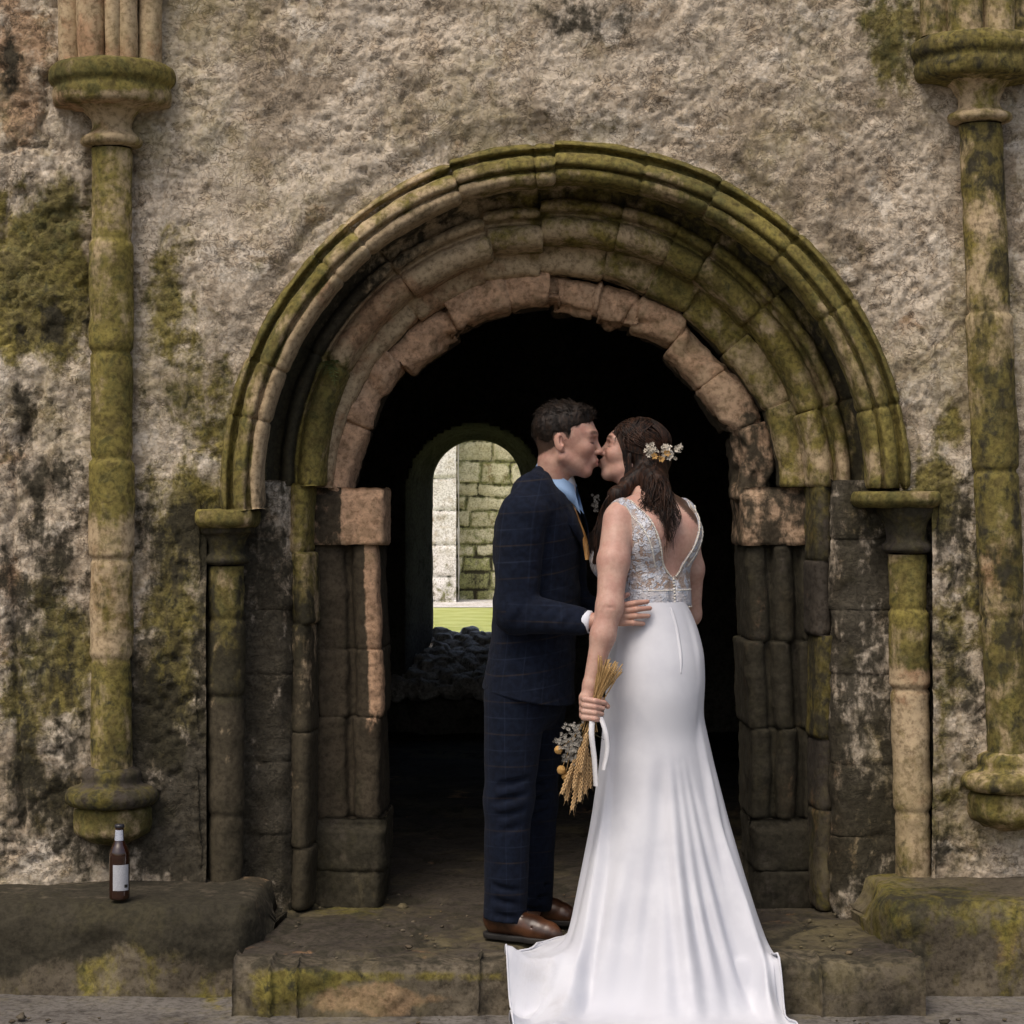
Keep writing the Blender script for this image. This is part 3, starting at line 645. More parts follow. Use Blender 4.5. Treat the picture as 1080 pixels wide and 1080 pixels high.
def litter():
    g = np.random.default_rng(5); out = []
    for k in range(260):
        x, y = (g.uniform(-.8, 1.2), g.uniform(-.62, .5)) if k % 3 else (g.uniform(-1.7, 1.7), g.uniform(-1.0, -.74))
        if x < -.75 and y > -.7 or x > 1.12 and y > -.7: continue
        z0 = .0 if y > -.69 else -.150; r = g.uniform(.002, .009) * (1 + (g.random() < .06) * 1.3)
        V, F = ball((x, y, z0 + r * .3), (r, r * g.uniform(.6, 1.2), r * g.uniform(.35, .7)), 7, 6); V = V + (fbm(V, 160, 2, k) - .5)[:, None] * r * .8; out.append((V, F))
    return joinq(out)
V, F = litter(); solo('grit', V, F, M_BEN, 'small stones and grit lying on the step and the paving', 'grit', kind='stuff', attrs=dict(dirt_dark=np.full(len(V), .38), moss=np.zeros(len(V)), warm=np.full(len(V), .3)), base=(0, -.4, -.155))

# ---- vaulted passage behind the doorway, its far wall with the arched window
PW = thing('vaulted_passage', 'dark vaulted stone passage seen through the doorway', 'passage', (.2, 3.4, 0))
XL, XR, YF = -1.45, 1.85, 6.15
def vault():
    ang = np.linspace(0, np.pi, 50); cx = (XL + XR) / 2; r = (XR - XL) / 2
    arcp = np.stack([cx + r * np.cos(ang), 1.45 + 1.35 * np.sin(ang)], 1)
    ys = np.linspace(.60, YF + .02, 90)
    V = np.array([[a[0], y, a[1]] for a in arcp for y in ys]); V[:, 2] += (fbm(V, 4, 3, 5) - .5) * .05
    return V, gridf(50, 90)
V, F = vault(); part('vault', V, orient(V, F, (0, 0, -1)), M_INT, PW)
for X in (XL, XR):
    ys = np.linspace(.60, YF + .02, 90); zs = np.linspace(-.05, 1.5, 30)
    V = np.array([[X, y, z] for y in ys for z in zs]); V[:, 0] += (fbm(V, 4, 3, 6) - .5) * .05
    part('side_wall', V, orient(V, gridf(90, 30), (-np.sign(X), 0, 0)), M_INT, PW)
WX, WZ, WR, SILL = -.229, 1.56, .295, .575
def far_wall():
    xs = np.arange(XL - .1, XR + .1, .022); zs = np.arange(-.06, 2.95, .022)
    X, Z = np.meshgrid(xs, zs, indexing='ij'); V = np.stack([X.ravel(), np.full(X.size, YF), Z.ravel()], 1)
    d1, d2, ci = cell(V[:, 0] * 3.1, V[:, 2] * 4.6, 4)
    F = gridf(len(xs), len(zs)); c = V[F].mean(1)
    hole = ((np.hypot(c[:, 0] - WX, c[:, 2] - WZ + .06) < .44) & (c[:, 2] > WZ - .06)) | ((np.abs(c[:, 0] - WX) < .44) & (c[:, 2] <= WZ - .06) & (c[:, 2] > SILL - .25))
    V[:, 1] += (fbm(V, 5, 3, 8) - .5) * .05 - sstep(0, .12, d2 - d1) * .02
    return V, F[~hole]
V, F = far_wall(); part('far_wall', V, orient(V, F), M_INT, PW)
def splay():
    # window embrasure: wide inside, narrowing to the light, then straight through the wall
    a = np.linspace(0, np.pi, 40)
    def ring(r, zc, zs, y):
        up = np.linspace(zs, zc, 24)[:-1]
        return np.concatenate([np.stack([np.full(23, WX + r), np.full(23, y), up], 1), np.stack([WX + r * np.cos(a), np.full(40, y), zc + r * np.sin(a)], 1), np.stack([np.full(23, WX - r), np.full(23, y), up[::-1]], 1)])
    rows = [ring(.53, WZ - .06, SILL - .27, YF - .035), ring(.47, WZ - .06, SILL - .27, YF - .045), ring(.44, WZ - .06, SILL - .26, YF + .03), ring(.40, WZ - .04, SILL - .2, YF + .2), ring(.325, WZ - .0, SILL - .1, YF + .50), ring(.300, WZ, SILL - .05, YF + .55), ring(.295, WZ, SILL - .05, YF + .60), ring(.298, WZ, SILL - .05, YF + .80), ring(.31, WZ, SILL - .05, YF + .835), ring(.55, WZ, SILL - .3, YF + .85)]
    V = np.array(rows).reshape(-1, 3); V += ((fbm(V, 9, 3, 4) - .5) * .018)[:, None] * np.array([1, 0, .4]); return V, gridf(len(rows), len(rows[0]))
V, F = splay(); n = len(V)
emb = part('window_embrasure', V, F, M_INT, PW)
def outer_face():
    xs = np.linspace(-7, 7, 141); zs = np.linspace(-.1, 4.2, 90)
    X, Z = np.meshgrid(xs, zs, indexing='ij'); V = np.stack([X.ravel(), np.full(X.size, YF + .84), Z.ravel()], 1); F = gridf(141, 90); c = V[F].mean(1)
    hole = ((np.hypot(c[:, 0] - WX, c[:, 2] - WZ) < .40) & (c[:, 2] > WZ)) | ((np.abs(c[:, 0] - WX) < .38) & (c[:, 2] <= WZ) & (c[:, 2] > SILL))
    return V, F[~hole]
V, F = outer_face(); part('outer_face', V, F, M_YARD, PW)
def sill():
    xs = np.linspace(WX - .60, WX + .60, 100)
    q = prof([(YF + .83, SILL - .03), (YF + .80, SILL + .0), (YF + .70, SILL - .02), (YF + .35, SILL - .12), (YF + .05, SILL - .21), (YF - .12, SILL - .25), (YF - .17, SILL - .29), (YF - .14, SILL - .33), (YF + .01, SILL - .345)], .016, 1)
    V = np.array([[x, a, b] for x in xs for a, b in q]); F = gridf(100, len(q)); F = orient(V, F, (0, -1, 1)); N = vnorm(V, F)
    d1, d2, ci = cell(V[:, 0] * 9 + V[:, 2] * 3, V[:, 2] * 16 + V[:, 1] * 7, 9)
    V = V + N * ((fbm(V, 7, 4, 3) - .5) * .10 + sstep(0, .25, d2 - d1) * .03 + ci * .04 - .03)[:, None]
    e = np.clip((.62 - np.abs(V[:, 0] - WX)) / .12, 0, 1); V[:, 2] = np.where(V[:, 1] < YF, V[:, 2], V[:, 2])
    return V, F, ci
V, F, ci = sill(); part('broken_sill', V, F, M_SILL, PW, attrs=dict(dirt_dark=.15 * (ci > .7), moss=0 * ci, warm=0 * ci))

# ---- courtyard beyond the window
NL = NB('lawn_grass'); p = NL.pos()
NL.out(NL.mix(NL.ramp(NL.noise(p, 3, 5), .35, .65), (.46, .50, .14), (.58, .62, .24)), .9, NL.bump(NL.noise(p, 90, 3), .6, .03), Specular_IOR_Level=.2)
V, F = sheet(-30, 30, YF + .86, 60, .33, .1)
struct('lawn', V, F, NL.m)
V, F = sheet(-12, 12, 15.9, 17.9, .335, .1)
struct('path', V, F, M_PIER, dict(moss=np.full(len(V), .3), warm=np.zeros(len(V)), dirt_dark=np.zeros(len(V))))
def block_wall(x0, x1, z0, z1, y, seed, ch, bl):
    xs = np.arange(x0, x1, .02); zs = np.arange(z0, z1, .02); X, Z = np.meshgrid(xs, zs, indexing='ij'); x, z = X.ravel(), Z.ravel()
    p3 = np.stack([x, z, 0 * x], 1); xw = x + (fbm(p3, 3, 3, seed) - .5) * .08; zw = z + (fbm(p3, 2.5, 3, seed + 1) - .5) * .07
    r = np.random.default_rng(seed); hz = np.cumsum(r.uniform(ch * .7, ch * 1.3, 60)) + z0 - .3; row = np.searchsorted(hz, zw)
    dz = np.minimum(np.abs(zw - hz[np.clip(row, 0, 59)]), np.abs(zw - hz[np.clip(row - 1, 0, 59)]))
    zz = row.astype(np.int64); L = bl * (.7 + .7 * hsh(zz, zz * 0, zz * 0, seed)); o = hsh(zz, zz * 0 + 1, zz * 0, seed) * 3
    bx = (xw + o) / L; dx = np.minimum(bx % 1, 1 - bx % 1) * L; bid = hsh(zz, np.floor(bx).astype(np.int64), zz * 0 + 2, seed)
    e = sstep(.0, .035, np.minimum(dx, dz)); yy = y - e * .03 - bid * .02 - (fbm(p3, 8, 4, seed + 3) - .5) * .03
    V = np.stack([x, yy, z], 1)
    return V, gridf(len(xs), len(zs)), e, bid
V, F, e, b = block_wall(-3.5, 4.5, .25, 3.1, 17.9, 5, .21, .46)
solo('courtyard_wall', V, orient(V, F), M_YARD, 'sunlit green tinged block wall seen through the small arched window', 'wall', attrs=dict(moss=.28 + .35 * (b - .5) + .5 * (1 - e) + blobs(V[:, 0], V[:, 2], [(-.45, .55, .25, .35, .8)]), warm=.1 + .3 * (b - .5), dirt_dark=.55 * (1 - e) + blobs(V[:, 0], V[:, 2], [(-.42, .6, .14, .22, .5)])), base=(0, 17.9, .33))
V, F, e, b = block_wall(-3.0, -.62, .25, 3.3, 17.2, 9, .33, .5)
xs = np.array([[-.62, y, z] for y in np.linspace(17.17, 17.95, 20) for z in np.arange(.25, 3.3, .05)]); n1 = len(xs) // 20
V2 = xs + 0; V2[:, 0] += (fbm(V2, 6, 3, 2) - .5) * .04
Vj, Fj = joinq([(V, orient(V, F)), (V2, gridf(20, n1))])
py_ = Vj[:, 2]
solo('ruined_pier', Vj, Fj, M_PIER, 'pale bleached stone pier left of the green block wall beyond the window', 'pier', attrs=dict(moss=.55 * sstep(.95, .5, py_) + 0 * py_, warm=np.full(len(Vj), .22), dirt_dark=np.concatenate([.4 * (1 - e), np.zeros(len(V2))])), base=(-1.8, 17.4, .33))
# ================================================================ PEOPLE: distance fields turned into one skin
class Field:
    def __init__(s, xs, ys, zs):
        s.xs, s.ys, s.zs = xs, ys, zs; s.F = np.full((len(xs), len(ys), len(zs)), .2, np.float32)
    def box(s, lo, hi):
        sl = []
        for a, l, h in zip((s.xs, s.ys, s.zs), lo, hi): sl.append(slice(max(0, np.searchsorted(a, l) - 1), min(len(a), np.searchsorted(a, h) + 1)))
        return tuple(sl), (s.xs[sl[0], None, None].reshape(-1, 1, 1), s.ys[sl[1]].reshape(1, -1, 1), s.zs[sl[2]].reshape(1, 1, -1))
    def put(s, sl, d, k, sub=False):
        A = s.F[sl]
        if sub:
            d = -d; h = np.clip(.5 - .5 * (A - d) / k, 0, 1) if k > 0 else None
            s.F[sl] = np.maximum(A, d) if k <= 0 else A * (1 - h) + d * h + k * h * (1 - h)
        else:
            if k <= 0: s.F[sl] = np.minimum(A, d)
            else:
                h = np.clip(.5 + .5 * (A - d) / k, 0, 1); s.F[sl] = A * (1 - h) + d * h - k * h * (1 - h)
    def cap(s, a, b, ra, rb, k=.01, sub=False):
        a = np.asarray(a, float); b = np.asarray(b, float); m = max(ra, rb) + k * 2 + .02
        sl, (x, y, z) = s.box(np.minimum(a, b) - m, np.maximum(a, b) + m)
        ab = b - a; L = ab @ ab + 1e-12
        t = np.clip(((x - a[0]) * ab[0] + (y - a[1]) * ab[1] + (z - a[2]) * ab[2]) / L, 0, 1)
        d = np.sqrt((x - a[0] - t * ab[0]) ** 2 + (y - a[1] - t * ab[1]) ** 2 + (z - a[2] - t * ab[2]) ** 2) - (ra + (rb - ra) * t)
        s.put(sl, d.astype(np.float32), k, sub)
    def chain(s, pts, rs, k=.01):
        for i in range(len(pts) - 1): s.cap(pts[i], pts[i + 1], rs[i], rs[i + 1], k)
    def ell(s, c, r, Rm=None, k=.01, sub=False):
        c = np.asarray(c, float); r = np.asarray(r, float); m = r.max() + k * 2 + .02
        sl, (x, y, z) = s.box(c - m, c + m); Rm = np.eye(3) if Rm is None else Rm
        dx, dy, dz = x - c[0], y - c[1], z - c[2]
        q = [Rm[0, i] * dx + Rm[1, i] * dy + Rm[2, i] * dz for i in range(3)]
        k0 = np.sqrt(sum((q[i] / r[i]) ** 2 for i in range(3))) + 1e-9; k1 = np.sqrt(sum((q[i] / r[i] ** 2) ** 2 for i in range(3))) + 1e-9
        s.put(sl, (k0 * (k0 - 1) / k1).astype(np.float32), k, sub)
    def seg(s, a, b, ra, rb, side, k=.03, fwd=None):
        "segment of elliptical section: ra, rb = (half width along side, half depth)"
        a = np.asarray(a, float); b = np.asarray(b, float); m = max(*ra, *rb) + k * 2 + .02
        sl, (x, y, z) = s.box(np.minimum(a, b) - m, np.maximum(a, b) + m)
        ab = b - a; L = ab @ ab; u = np.asarray(side, float); u = u / np.linalg.norm(u); ax = ab / math.sqrt(L); v = np.cross(ax, u); v /= np.linalg.norm(v)
        t = np.clip(((x - a[0]) * ab[0] + (y - a[1]) * ab[1] + (z - a[2]) * ab[2]) / L, 0, 1)
        dx, dy, dz = x - a[0] - t * ab[0], y - a[1] - t * ab[1], z - a[2] - t * ab[2]
        w = ra[0] + (rb[0] - ra[0]) * t; h = ra[1] + (rb[1] - ra[1]) * t; e = np.minimum(w, h)
        lu = dx * u[0] + dy * u[1] + dz * u[2]; lv = dx * v[0] + dy * v[1] + dz * v[2]; la = dx * ax[0] + dy * ax[1] + dz * ax[2]
        k0 = np.sqrt((lu / w) ** 2 + (lv / h) ** 2 + (la / e) ** 2) + 1e-9; k1 = np.sqrt((lu / w ** 2) ** 2 + (lv / h ** 2) ** 2 + (la / e ** 2) ** 2) + 1e-9
        s.put(sl, (k0 * (k0 - 1) / k1).astype(np.float32), k)
    def cut(s, fn, sub=True):
        "remove where fn(x,y,z) < 0 (fn is a rough distance)"
        d = fn(s.xs.reshape(-1, 1, 1), s.ys.reshape(1, -1, 1), s.zs.reshape(1, 1, -1))
        s.F = np.maximum(s.F, -d).astype(np.float32)
    def noise(s, amp, scale, seed, box=None, octv=3):
        m = np.abs(s.F) < amp * 3 + .012
        if box is not None: sl, _ = s.box(*box); mm = np.zeros_like(m); mm[sl] = True; m &= mm
        i = np.argwhere(m)
        p = np.stack([s.xs[i[:, 0]], s.ys[i[:, 1]], s.zs[i[:, 2]]], 1) * np.asarray(scale)
        s.F[m] += ((fbm(p, 1., octv, seed) - .5) * 2 * amp).astype(np.float32)
    def sample(s, p):
        out = []; p = np.asarray(p, float)
        for a, c in zip((s.xs, s.ys, s.zs), p.T):
            q = np.clip(np.interp(c, a, np.arange(len(a))), 0, len(a) - 1.001); out.append((q.astype(int), q - q.astype(int)))
        r = 0
        for a in (0, 1):
            for b in (0, 1):
                for c in (0, 1):
                    r = r + s.F[out[0][0] + a, out[1][0] + b, out[2][0] + c] * (out[0][1] if a else 1 - out[0][1]) * (out[1][1] if b else 1 - out[1][1]) * (out[2][1] if c else 1 - out[2][1])
        return r
    def skin(s, smooth=1):
        F = s.F; S = F < 0; n = S.shape
        cnt = np.zeros([q - 1 for q in n], np.uint8)
        for a in (0, 1):
            for b in (0, 1):
                for c in (0, 1): cnt += S[a:n[0] - 1 + a, b:n[1] - 1 + b, c:n[2] - 1 + c]
        act = np.argwhere((cnt > 0) & (cnt < 8)); vid = np.full(cnt.shape, -1, np.int32); vid[tuple(act.T)] = np.arange(len(act))
        acc = np.zeros((len(act), 3)); num = np.zeros(len(act))
        for ax in range(3):
            o = [q for q in range(3) if q != ax]
            for i in (0, 1):
                for j in (0, 1):
                    A = act.copy(); A[:, o[0]] += i; A[:, o[1]] += j; B = A.copy(); B[:, ax] += 1
                    fa = F[tuple(A.T)]; fb = F[tuple(B.T)]; m = (fa < 0) != (fb < 0)
                    t = np.where(m, fa / np.where(m, fa - fb, 1), 0)
                    P_ = A.astype(float); P_[:, ax] += t; acc[m] += P_[m]; num[m] += 1
        acc /= num[:, None]
        V = np.stack([np.interp(acc[:, i], np.arange(len(a)), a) for i, a in enumerate((s.xs, s.ys, s.zs))], 1)
        Fs = []
        for ax in range(3):
            o = [(ax + 1) % 3, (ax + 2) % 3]
            sa = [slice(None)] * 3; sb = [slice(None)] * 3; sa[ax] = slice(0, -1); sb[ax] = slice(1, None)
            D = S[tuple(sa)] != S[tuple(sb)]; e = np.argwhere(D)
            e = e[(e[:, o[0]] > 0) & (e[:, o[1]] > 0) & (e[:, o[0]] < n[o[0]] - 1) & (e[:, o[1]] < n[o[1]] - 1)]
            q = []
            for i, j in ((-1, -1), (0, -1), (0, 0), (-1, 0)):
                A = e.copy(); A[:, o[0]] += i; A[:, o[1]] += j; q.append(vid[tuple(A.T)])
            q = np.stack(q, 1); flip = ~S[tuple(e.T)]; q[flip] = q[flip][:, ::-1]; Fs.append(q)
        Fs = np.concatenate(Fs); Fs = Fs[(Fs >= 0).all(1)]
        for _ in range(smooth):
            A = np.zeros_like(V); c = np.zeros(len(V))
            for k in range(4):
                np.add.at(A, Fs[:, k], V[Fs[:, (k + 1) % 4]] + V[Fs[:, (k + 3) % 4]]); np.add.at(c, Fs[:, k], 2)
            V = V * .5 + .5 * A / np.maximum(c, 1)[:, None]
        return V, Fs
def axis(lo, hi, h): return np.arange(lo, hi, h)
def zaxis(spec):
    return np.concatenate([np.arange(a, b - 1e-6, h) for a, b, h in spec])

def head(f, o, Rm, s, female=False):
    "a head in its own frame: +x face, +z crown, origin between the eyes' height and the ears; returns the frame"
    T = lambda *p: o + Rm @ (np.array(p) * s)
    E = lambda c, r, k=.01, sub=False, r2=None: f.ell(T(*c), np.array(r) * s, Rm if r2 is None else Rm @ r2, k, sub)
    Cp = lambda a, b, ra, rb, k=.01, sub=False: f.cap(T(*a), T(*b), ra * s, rb * s, k, sub)
    jw = .92 if female else 1.0
    E((-.012, 0, .028), (.100, .074, .088), .02)
    E((.012, 0, .012), (.084, .067, .080), .02)
    E((.036, 0, -.042), (.054, .056 * jw, .070), .025)
    for sg in (-1, 1):
        Cp((-.006, sg * .056 * jw, -.058), (.066, sg * .018, -.098), .020, .015, .02)       # jaw
        E((.062, sg * .036, -.024), (.026, .024, .024), .02)                               # cheek bone
        Cp((.089, sg * .012, .022), (.074, sg * .044, .021), .010, .009, .02)               # brow
    Cp((.070, -.008, -.101), (.070, .008, -.101), .0165, .0165, .02)                         # chin
    Cp((.0, 0, -.075), (.060, 0, -.098), .030, .014, .02)
    E((.0865, 0, -.064), (.0185, .026, .026), .012)                                            # mouth mound
    for sg in (-1, 1): E((.100, sg * .031, .001), (.022, .018, .013), .008, True)            # sockets
    for sg in (-1, 1): E((.0745, sg * .031, .001), (.0135, .0140, .0115), .004)              # closed lids
    Cp((.090, 0, .012), (.110, 0, -.030), .0075, .0095, .010)                                # nose bridge
    E((.112, 0, -.034), (.0105, .0105, .0095), .006)
    for sg in (-1, 1): E((.102, sg * .0120, -.037), (.0105, .0075, .0075), .005)             # wings
    for sg in (-1, 1): E((.108, sg * .0065, -.046), (.004, .003, .004), .003, True)
    for sg in (-1, 1):                                                                        # pursed lips
        Cp((.093, sg * .019, -.0670), (.1030, sg * .003, -.0625), .0040, .0058, .005)
        Cp((.093, sg * .018, -.0695), (.1020, sg * .002, -.0760), .0042, .0066, .005)
    Cp((.101, -.018, -.0690), (.1090, 0, -.0693), .0012, .0015, .002, True)
    Cp((.1090, 0, -.0693), (.101, .018, -.0690), .0015, .0012, .002, True)
    for sg in (() if female else (-1, 1)):                                                    # ears
        a = R(-14)
        E((-.022, sg * .077, -.010), (.0175, .0075, .0315), .004, False, rotz(sg * .42) @ roty(a))
        E((-.014, sg * .0825, -.006), (.0085, .0060, .0165), .003, True, rotz(sg * .42) @ roty(a))
        E((-.010, sg * .075, -.035), (.009, .006, .009), .004)
    return T
def head_attrs(V, o, Rm, s):
    L = ((V - o) @ Rm) / s
    lips = np.exp(-(((L[:, 0] - .106) / .016) ** 2 + (L[:, 1] / .020) ** 2 + ((L[:, 2] + .0695) / .0105) ** 2) ** 2)
    brow = 0
    lash = 0
    for sg in (-1, 1):
        yy = (L[:, 1] * sg - .033) / .025
        zc = .0225 + .006 * (1 - yy ** 2)
        brow = brow + np.exp(-((L[:, 2] - zc) / .0056) ** 4) * np.exp(-yy ** 4) * (L[:, 0] > .05)
        ye = (L[:, 1] * sg - .034) / .0185
        zl = -.0055 - .002 * (1 - ye ** 2)
        lash = lash + np.exp(-((L[:, 2] - zl) / .0030) ** 4) * np.exp(-ye ** 6) * (L[:, 0] > .06)
    blush = np.exp(-(((L[:, 0] - .07) / .035) ** 2 + ((np.abs(L[:, 1]) - .045) / .03) ** 2 + ((L[:, 2] + .035) / .03) ** 2)) + .8 * np.exp(-(((L[:, 0] - .117) / .015) ** 2 + (L[:, 1] / .02) ** 2 + ((L[:, 2] + .035) / .015) ** 2)) + .6 * np.exp(-(((L[:, 0] + .02) / .02) ** 2 + ((np.abs(L[:, 1]) - .08) / .012) ** 2 + ((L[:, 2] + .01) / .03) ** 2))
    yy_ = np.abs(L[:, 1]); fr_ = np.where(L[:, 2] > .0, .012 + np.clip((L[:, 2] - .058 + .25 * yy_) * 3.2, 0, .3), np.where(L[:, 2] > -.022, .010, -.030))
    hairy = sstep(.010, -.006, L[:, 0] - fr_) * sstep(-.072, -.042, L[:, 2] - .6 * (L[:, 0] + .085)) * (1 - np.exp(-(((L[:, 0] + .018) / .024) ** 2 + ((L[:, 2] + .012) / .036) ** 2) ** 3) * (yy_ > .066))
    return dict(hairy=hairy, lips=lips, brow=np.clip(brow, 0, 1), lash=np.clip(lash, 0, 1), blush=blush)

# ---- materials for people
def skin_mat(name, base, red, brow):
    n = NB(name); p = n.pos()
    a = n.noise(p, 22, 5, .6); b = n.noise(p, 160, 3)
    c = n.mix(n.ramp(a, .38, .64), base, red)
    c = n.mix(1, c, n.mix(n.ramp(n.noise(p, 85, 4, .65), .36, .64), (.94, .92, .91), (1.04, 1.04, 1.04)), 'MULTIPLY')
    c = n.mix(n.math('MULTIPLY', n.attr('blush'), .45), c, (red[0] * 1.02, red[1] * .86, red[2] * .84))
    c = n.mix(n.math('MULTIPLY', n.attr('lips'), .75), c, (.36, .12, .105))
    c = n.mix(n.math('MULTIPLY', n.attr('brow'), n.ramp(n.noise(n.scale(p, (1, 1, .3)), 420, 2), .35, .6, .6, .95)), c, brow)
    c = n.mix(n.math('MULTIPLY', n.attr('lash'), .9), c, (.02, .012, .01))
    c = n.mix(n.math('MULTIPLY', n.ramp(n.math('ADD', n.attr('hairy'), n.math('MULTIPLY', n.math('SUBTRACT', n.noise(p, 300, 2), .5), .9)), .35, .75), .93), c, brow)
    n.b.subsurface_method = 'RANDOM_WALK' if hasattr(n.b, 'subsurface_method') else None
    return n.out(c, .47, n.bump(b, .3, .002), Subsurface_Weight=.12, Subsurface_Scale=.012, Subsurface_Radius=(1, .35, .2), Specular_IOR_Level=.35)
M_SKM = skin_mat('skin_of_groom', (.48, .295, .225), (.43, .235, .18), (.035, .02, .012))
M_SKF = skin_mat('skin_of_bride', (.51, .325, .255), (.46, .265, .21), (.05, .028, .018))
def hair_mat(name, dark, light):
    n = NB(name); p = n.pos()
    st = n.noise(n.scale(p, (1, 1, .22)), 190, 4, .6); st2 = n.noise(n.scale(p, (1, 1, .3)), 38, 4)
    c = n.mix(n.ramp(n.math('ADD', n.math('MULTIPLY', st, .6), n.math('MULTIPLY', st2, .4)), .42, .62), dark, light)
    return n.out(c, .55, n.bump(st, .6, .003), Specular_IOR_Level=.22)
M_HRM = hair_mat('short_brown_hair', (.007, .0048, .0034), (.024, .0145, .009))
M_HRF = hair_mat('long_auburn_hair', (.007, .0038, .0026), (.040, .017, .0085))
def suit_mat():
    n = NB('navy_windowpane_wool'); p = n.pos()
    x = n.n('ShaderNodeSeparateXYZ'); n.set(x.inputs[0], n.attr_vec('cl')) if False else n.set(x.inputs[0], p)
    wv = n.noise(p, 5, 2)
    def lines(v, period, wd):
        q = n.math('FRACT', n.math('DIVIDE', v, period)); return n.ramp(n.math('ABSOLUTE', n.math('SUBTRACT', q, .5)), wd * .5, wd, 1, 0)
    zz = n.math('ADD', n.attr('cv'), n.math('MULTIPLY', n.math('SUBTRACT', wv, .5), .006))
    uu = n.math('ADD', n.attr('cu'), n.math('MULTIPLY', n.math('SUBTRACT', wv, .5), .006))
    weave = n.noise(p, 700, 2)
    br = n.ramp(n.noise(p, 9, 3), .38, .62, .25, 1)
    c = n.mix(n.ramp(n.noise(p, 60, 4), .35, .65), (.0032, .0054, .0128), (.0055, .0092, .021))
    c = n.mix(n.math('MULTIPLY', lines(zz, .104, .028), n.math('MULTIPLY', br, .17)), c, (.10, .066, .026))
    c = n.mix(n.math('MULTIPLY', lines(n.math('ADD', zz, .052), .104, .028), n.math('MULTIPLY', br, .25)), c, (.032, .044, .075))
    c = n.mix(n.math('MULTIPLY', lines(uu, .062, .04), n.math('MULTIPLY', br, .22)), c, (.026, .037, .068))
    return n.out(c, .88, n.bump(n.math('ADD', weave, n.math('MULTIPLY', n.noise(p, 28, 4), 1.5)), .35, .004), Sheen_Weight=.02, Specular_IOR_Level=.15)
M_SUIT = suit_mat()
def cloth(name, c1, c2, rough=.7, sc=300, bump=.2, sheen=0.):
    n = NB(name); p = n.pos(); a = n.noise(p, sc, 3); b = n.noise(p, 14, 4)
    return n.out(n.mix(n.ramp(n.math('ADD', n.math('MULTIPLY', a, .5), n.math('MULTIPLY', b, .5)), .4, .6), c1, c2), rough, n.bump(a, bump, .002), Sheen_Weight=sheen)
M_SHIRT = cloth('pale_blue_cotton', (.27, .42, .66), (.32, .48, .72), .75)
M_SHIRTW = cloth('white_cotton', (.62, .66, .74), (.70, .73, .80), .75)
nT = NB('gold_silk'); _p = nT.pos(); nT.out(nT.mix(nT.ramp(nT.noise(nT.scale(_p, (1, 1, .25)), 60, 3), .4, .62), (.34, .165, .05), (.55, .31, .11)), .32, nT.bump(nT.noise(_p, 420, 2), .25, .002), Specular_IOR_Level=.6); M_TIE = nT.m
nL = NB('brown_leather'); _p = nL.pos(); nL.out(nL.mix(nL.ramp(nL.noise(_p, 18, 4), .35, .66), (.030, .012, .006), (.085, .034, .015)), nL.ramp(nL.noise(_p, 30, 3), .3, .7, .28, .42), nL.bump(nL.noise(_p, 160, 4), .15, .002), Specular_IOR_Level=.55); M_LEA = nL.m
M_SOLE = cloth('dark_rubber', (.012, .010, .009), (.02, .017, .014), .7)

def suit_uv(V, axis_pts, side):
    c = np.asarray(axis_pts)
    o = np.argsort(c[:, 2]); cx = np.interp(V[:, 2], c[o, 2], c[o, 0]); cy = np.interp(V[:, 2], c[o, 2], c[o, 1])
    ang = np.arctan2(V[:, 1] - cy, V[:, 0] - cx)
    return ang * .165, V[:, 2]

# ---------------------------------------------------------------- groom
GA = R(-13)                                   # chest turned a little to the camera
gf = np.array([math.cos(GA), math.sin(GA), 0]); gr = np.array([math.sin(GA), -math.cos(GA), 0])   # forward, his right (towards camera)
up = np.array([0, 0, 1.])
gY = -.25
G = thing('person', 'man in a navy checked suit, blue collar and gold tie kissing the woman in white', 'person', P(556, 985, -.22) * [1, 1, 0])
gH = P(597.5, 464, -.290); gRm = rotz(R(-3)) @ roty(R(3)); gS = .99
g_neck = P(585, 511, gY); g_ch = P(571, 560, gY); g_wa = P(565, 645, gY); g_hip = P(556, 722, gY)
hx = .0026
f = Field(axis(-.20, .52, hx), axis(-.72, .06, hx), zaxis([(-.02, .98, .006), (.98, 1.20, .0025), (1.20, 1.44, .005), (1.44, 1.82, .0022)]))
f.seg(g_ch, g_wa, (.165, .105), (.145, .10), gr, .04); f.seg(g_wa, g_hip, (.145, .10), (.165, .11), gr, .04)
f.cap(P(577, 541, gY) + gr * .14, P(577, 541, gY) - gr * .14, .042, .042, .04)
f.cap(P(582, 522, gY - .01), gH + gRm @ np.array([-.030, 0, -.075]), .054, .050, .03)
f.cap(gH + gRm @ np.array([-.045, 0, -.03]), P(582, 510, gY), .044, .050, .02)
head(f, gH, gRm, gS)
g_sh = P(563, 545, gY) + gr * .185; g_el = P(546, 646, -.47); g_wr = P(622, 656, -.535)
f.chain([g_sh, g_el, g_wr], [.048, .038, .026], .02)
# right hand laid flat on her back
kn = [P(656 + .6 * i, 638.5 + 6.2 * i, -.548) for i in range(4)]
f.chain([g_wr, P(640, 651, -.548)], [.026, .022], .012)
for i, q in enumerate(kn): f.cap(P(630, 653 + 1.2 * i, -.545), q, .014, .0105, .012)
tips = [(683, 634.5), (685.5, 641.5), (684, 649.5), (678.5, 657.8)]
for i, (q, (tx, ty)) in enumerate(zip(kn, tips)):
    mid = P(656 + (tx - 656) * .52, 638.5 + 6.2 * i + (ty - 638.5 - 6.2 * i) * .52 - .4, -.563 + .002 * abs(i - 1.5))
    f.chain([q, mid, P(tx, ty, -.545)], [.0102, .0092, .0072], .0025)
f.chain([P(636, 645, -.54), P(650, 633, -.53), P(662, 627, -.515)], [.013, .011, .008], .006)
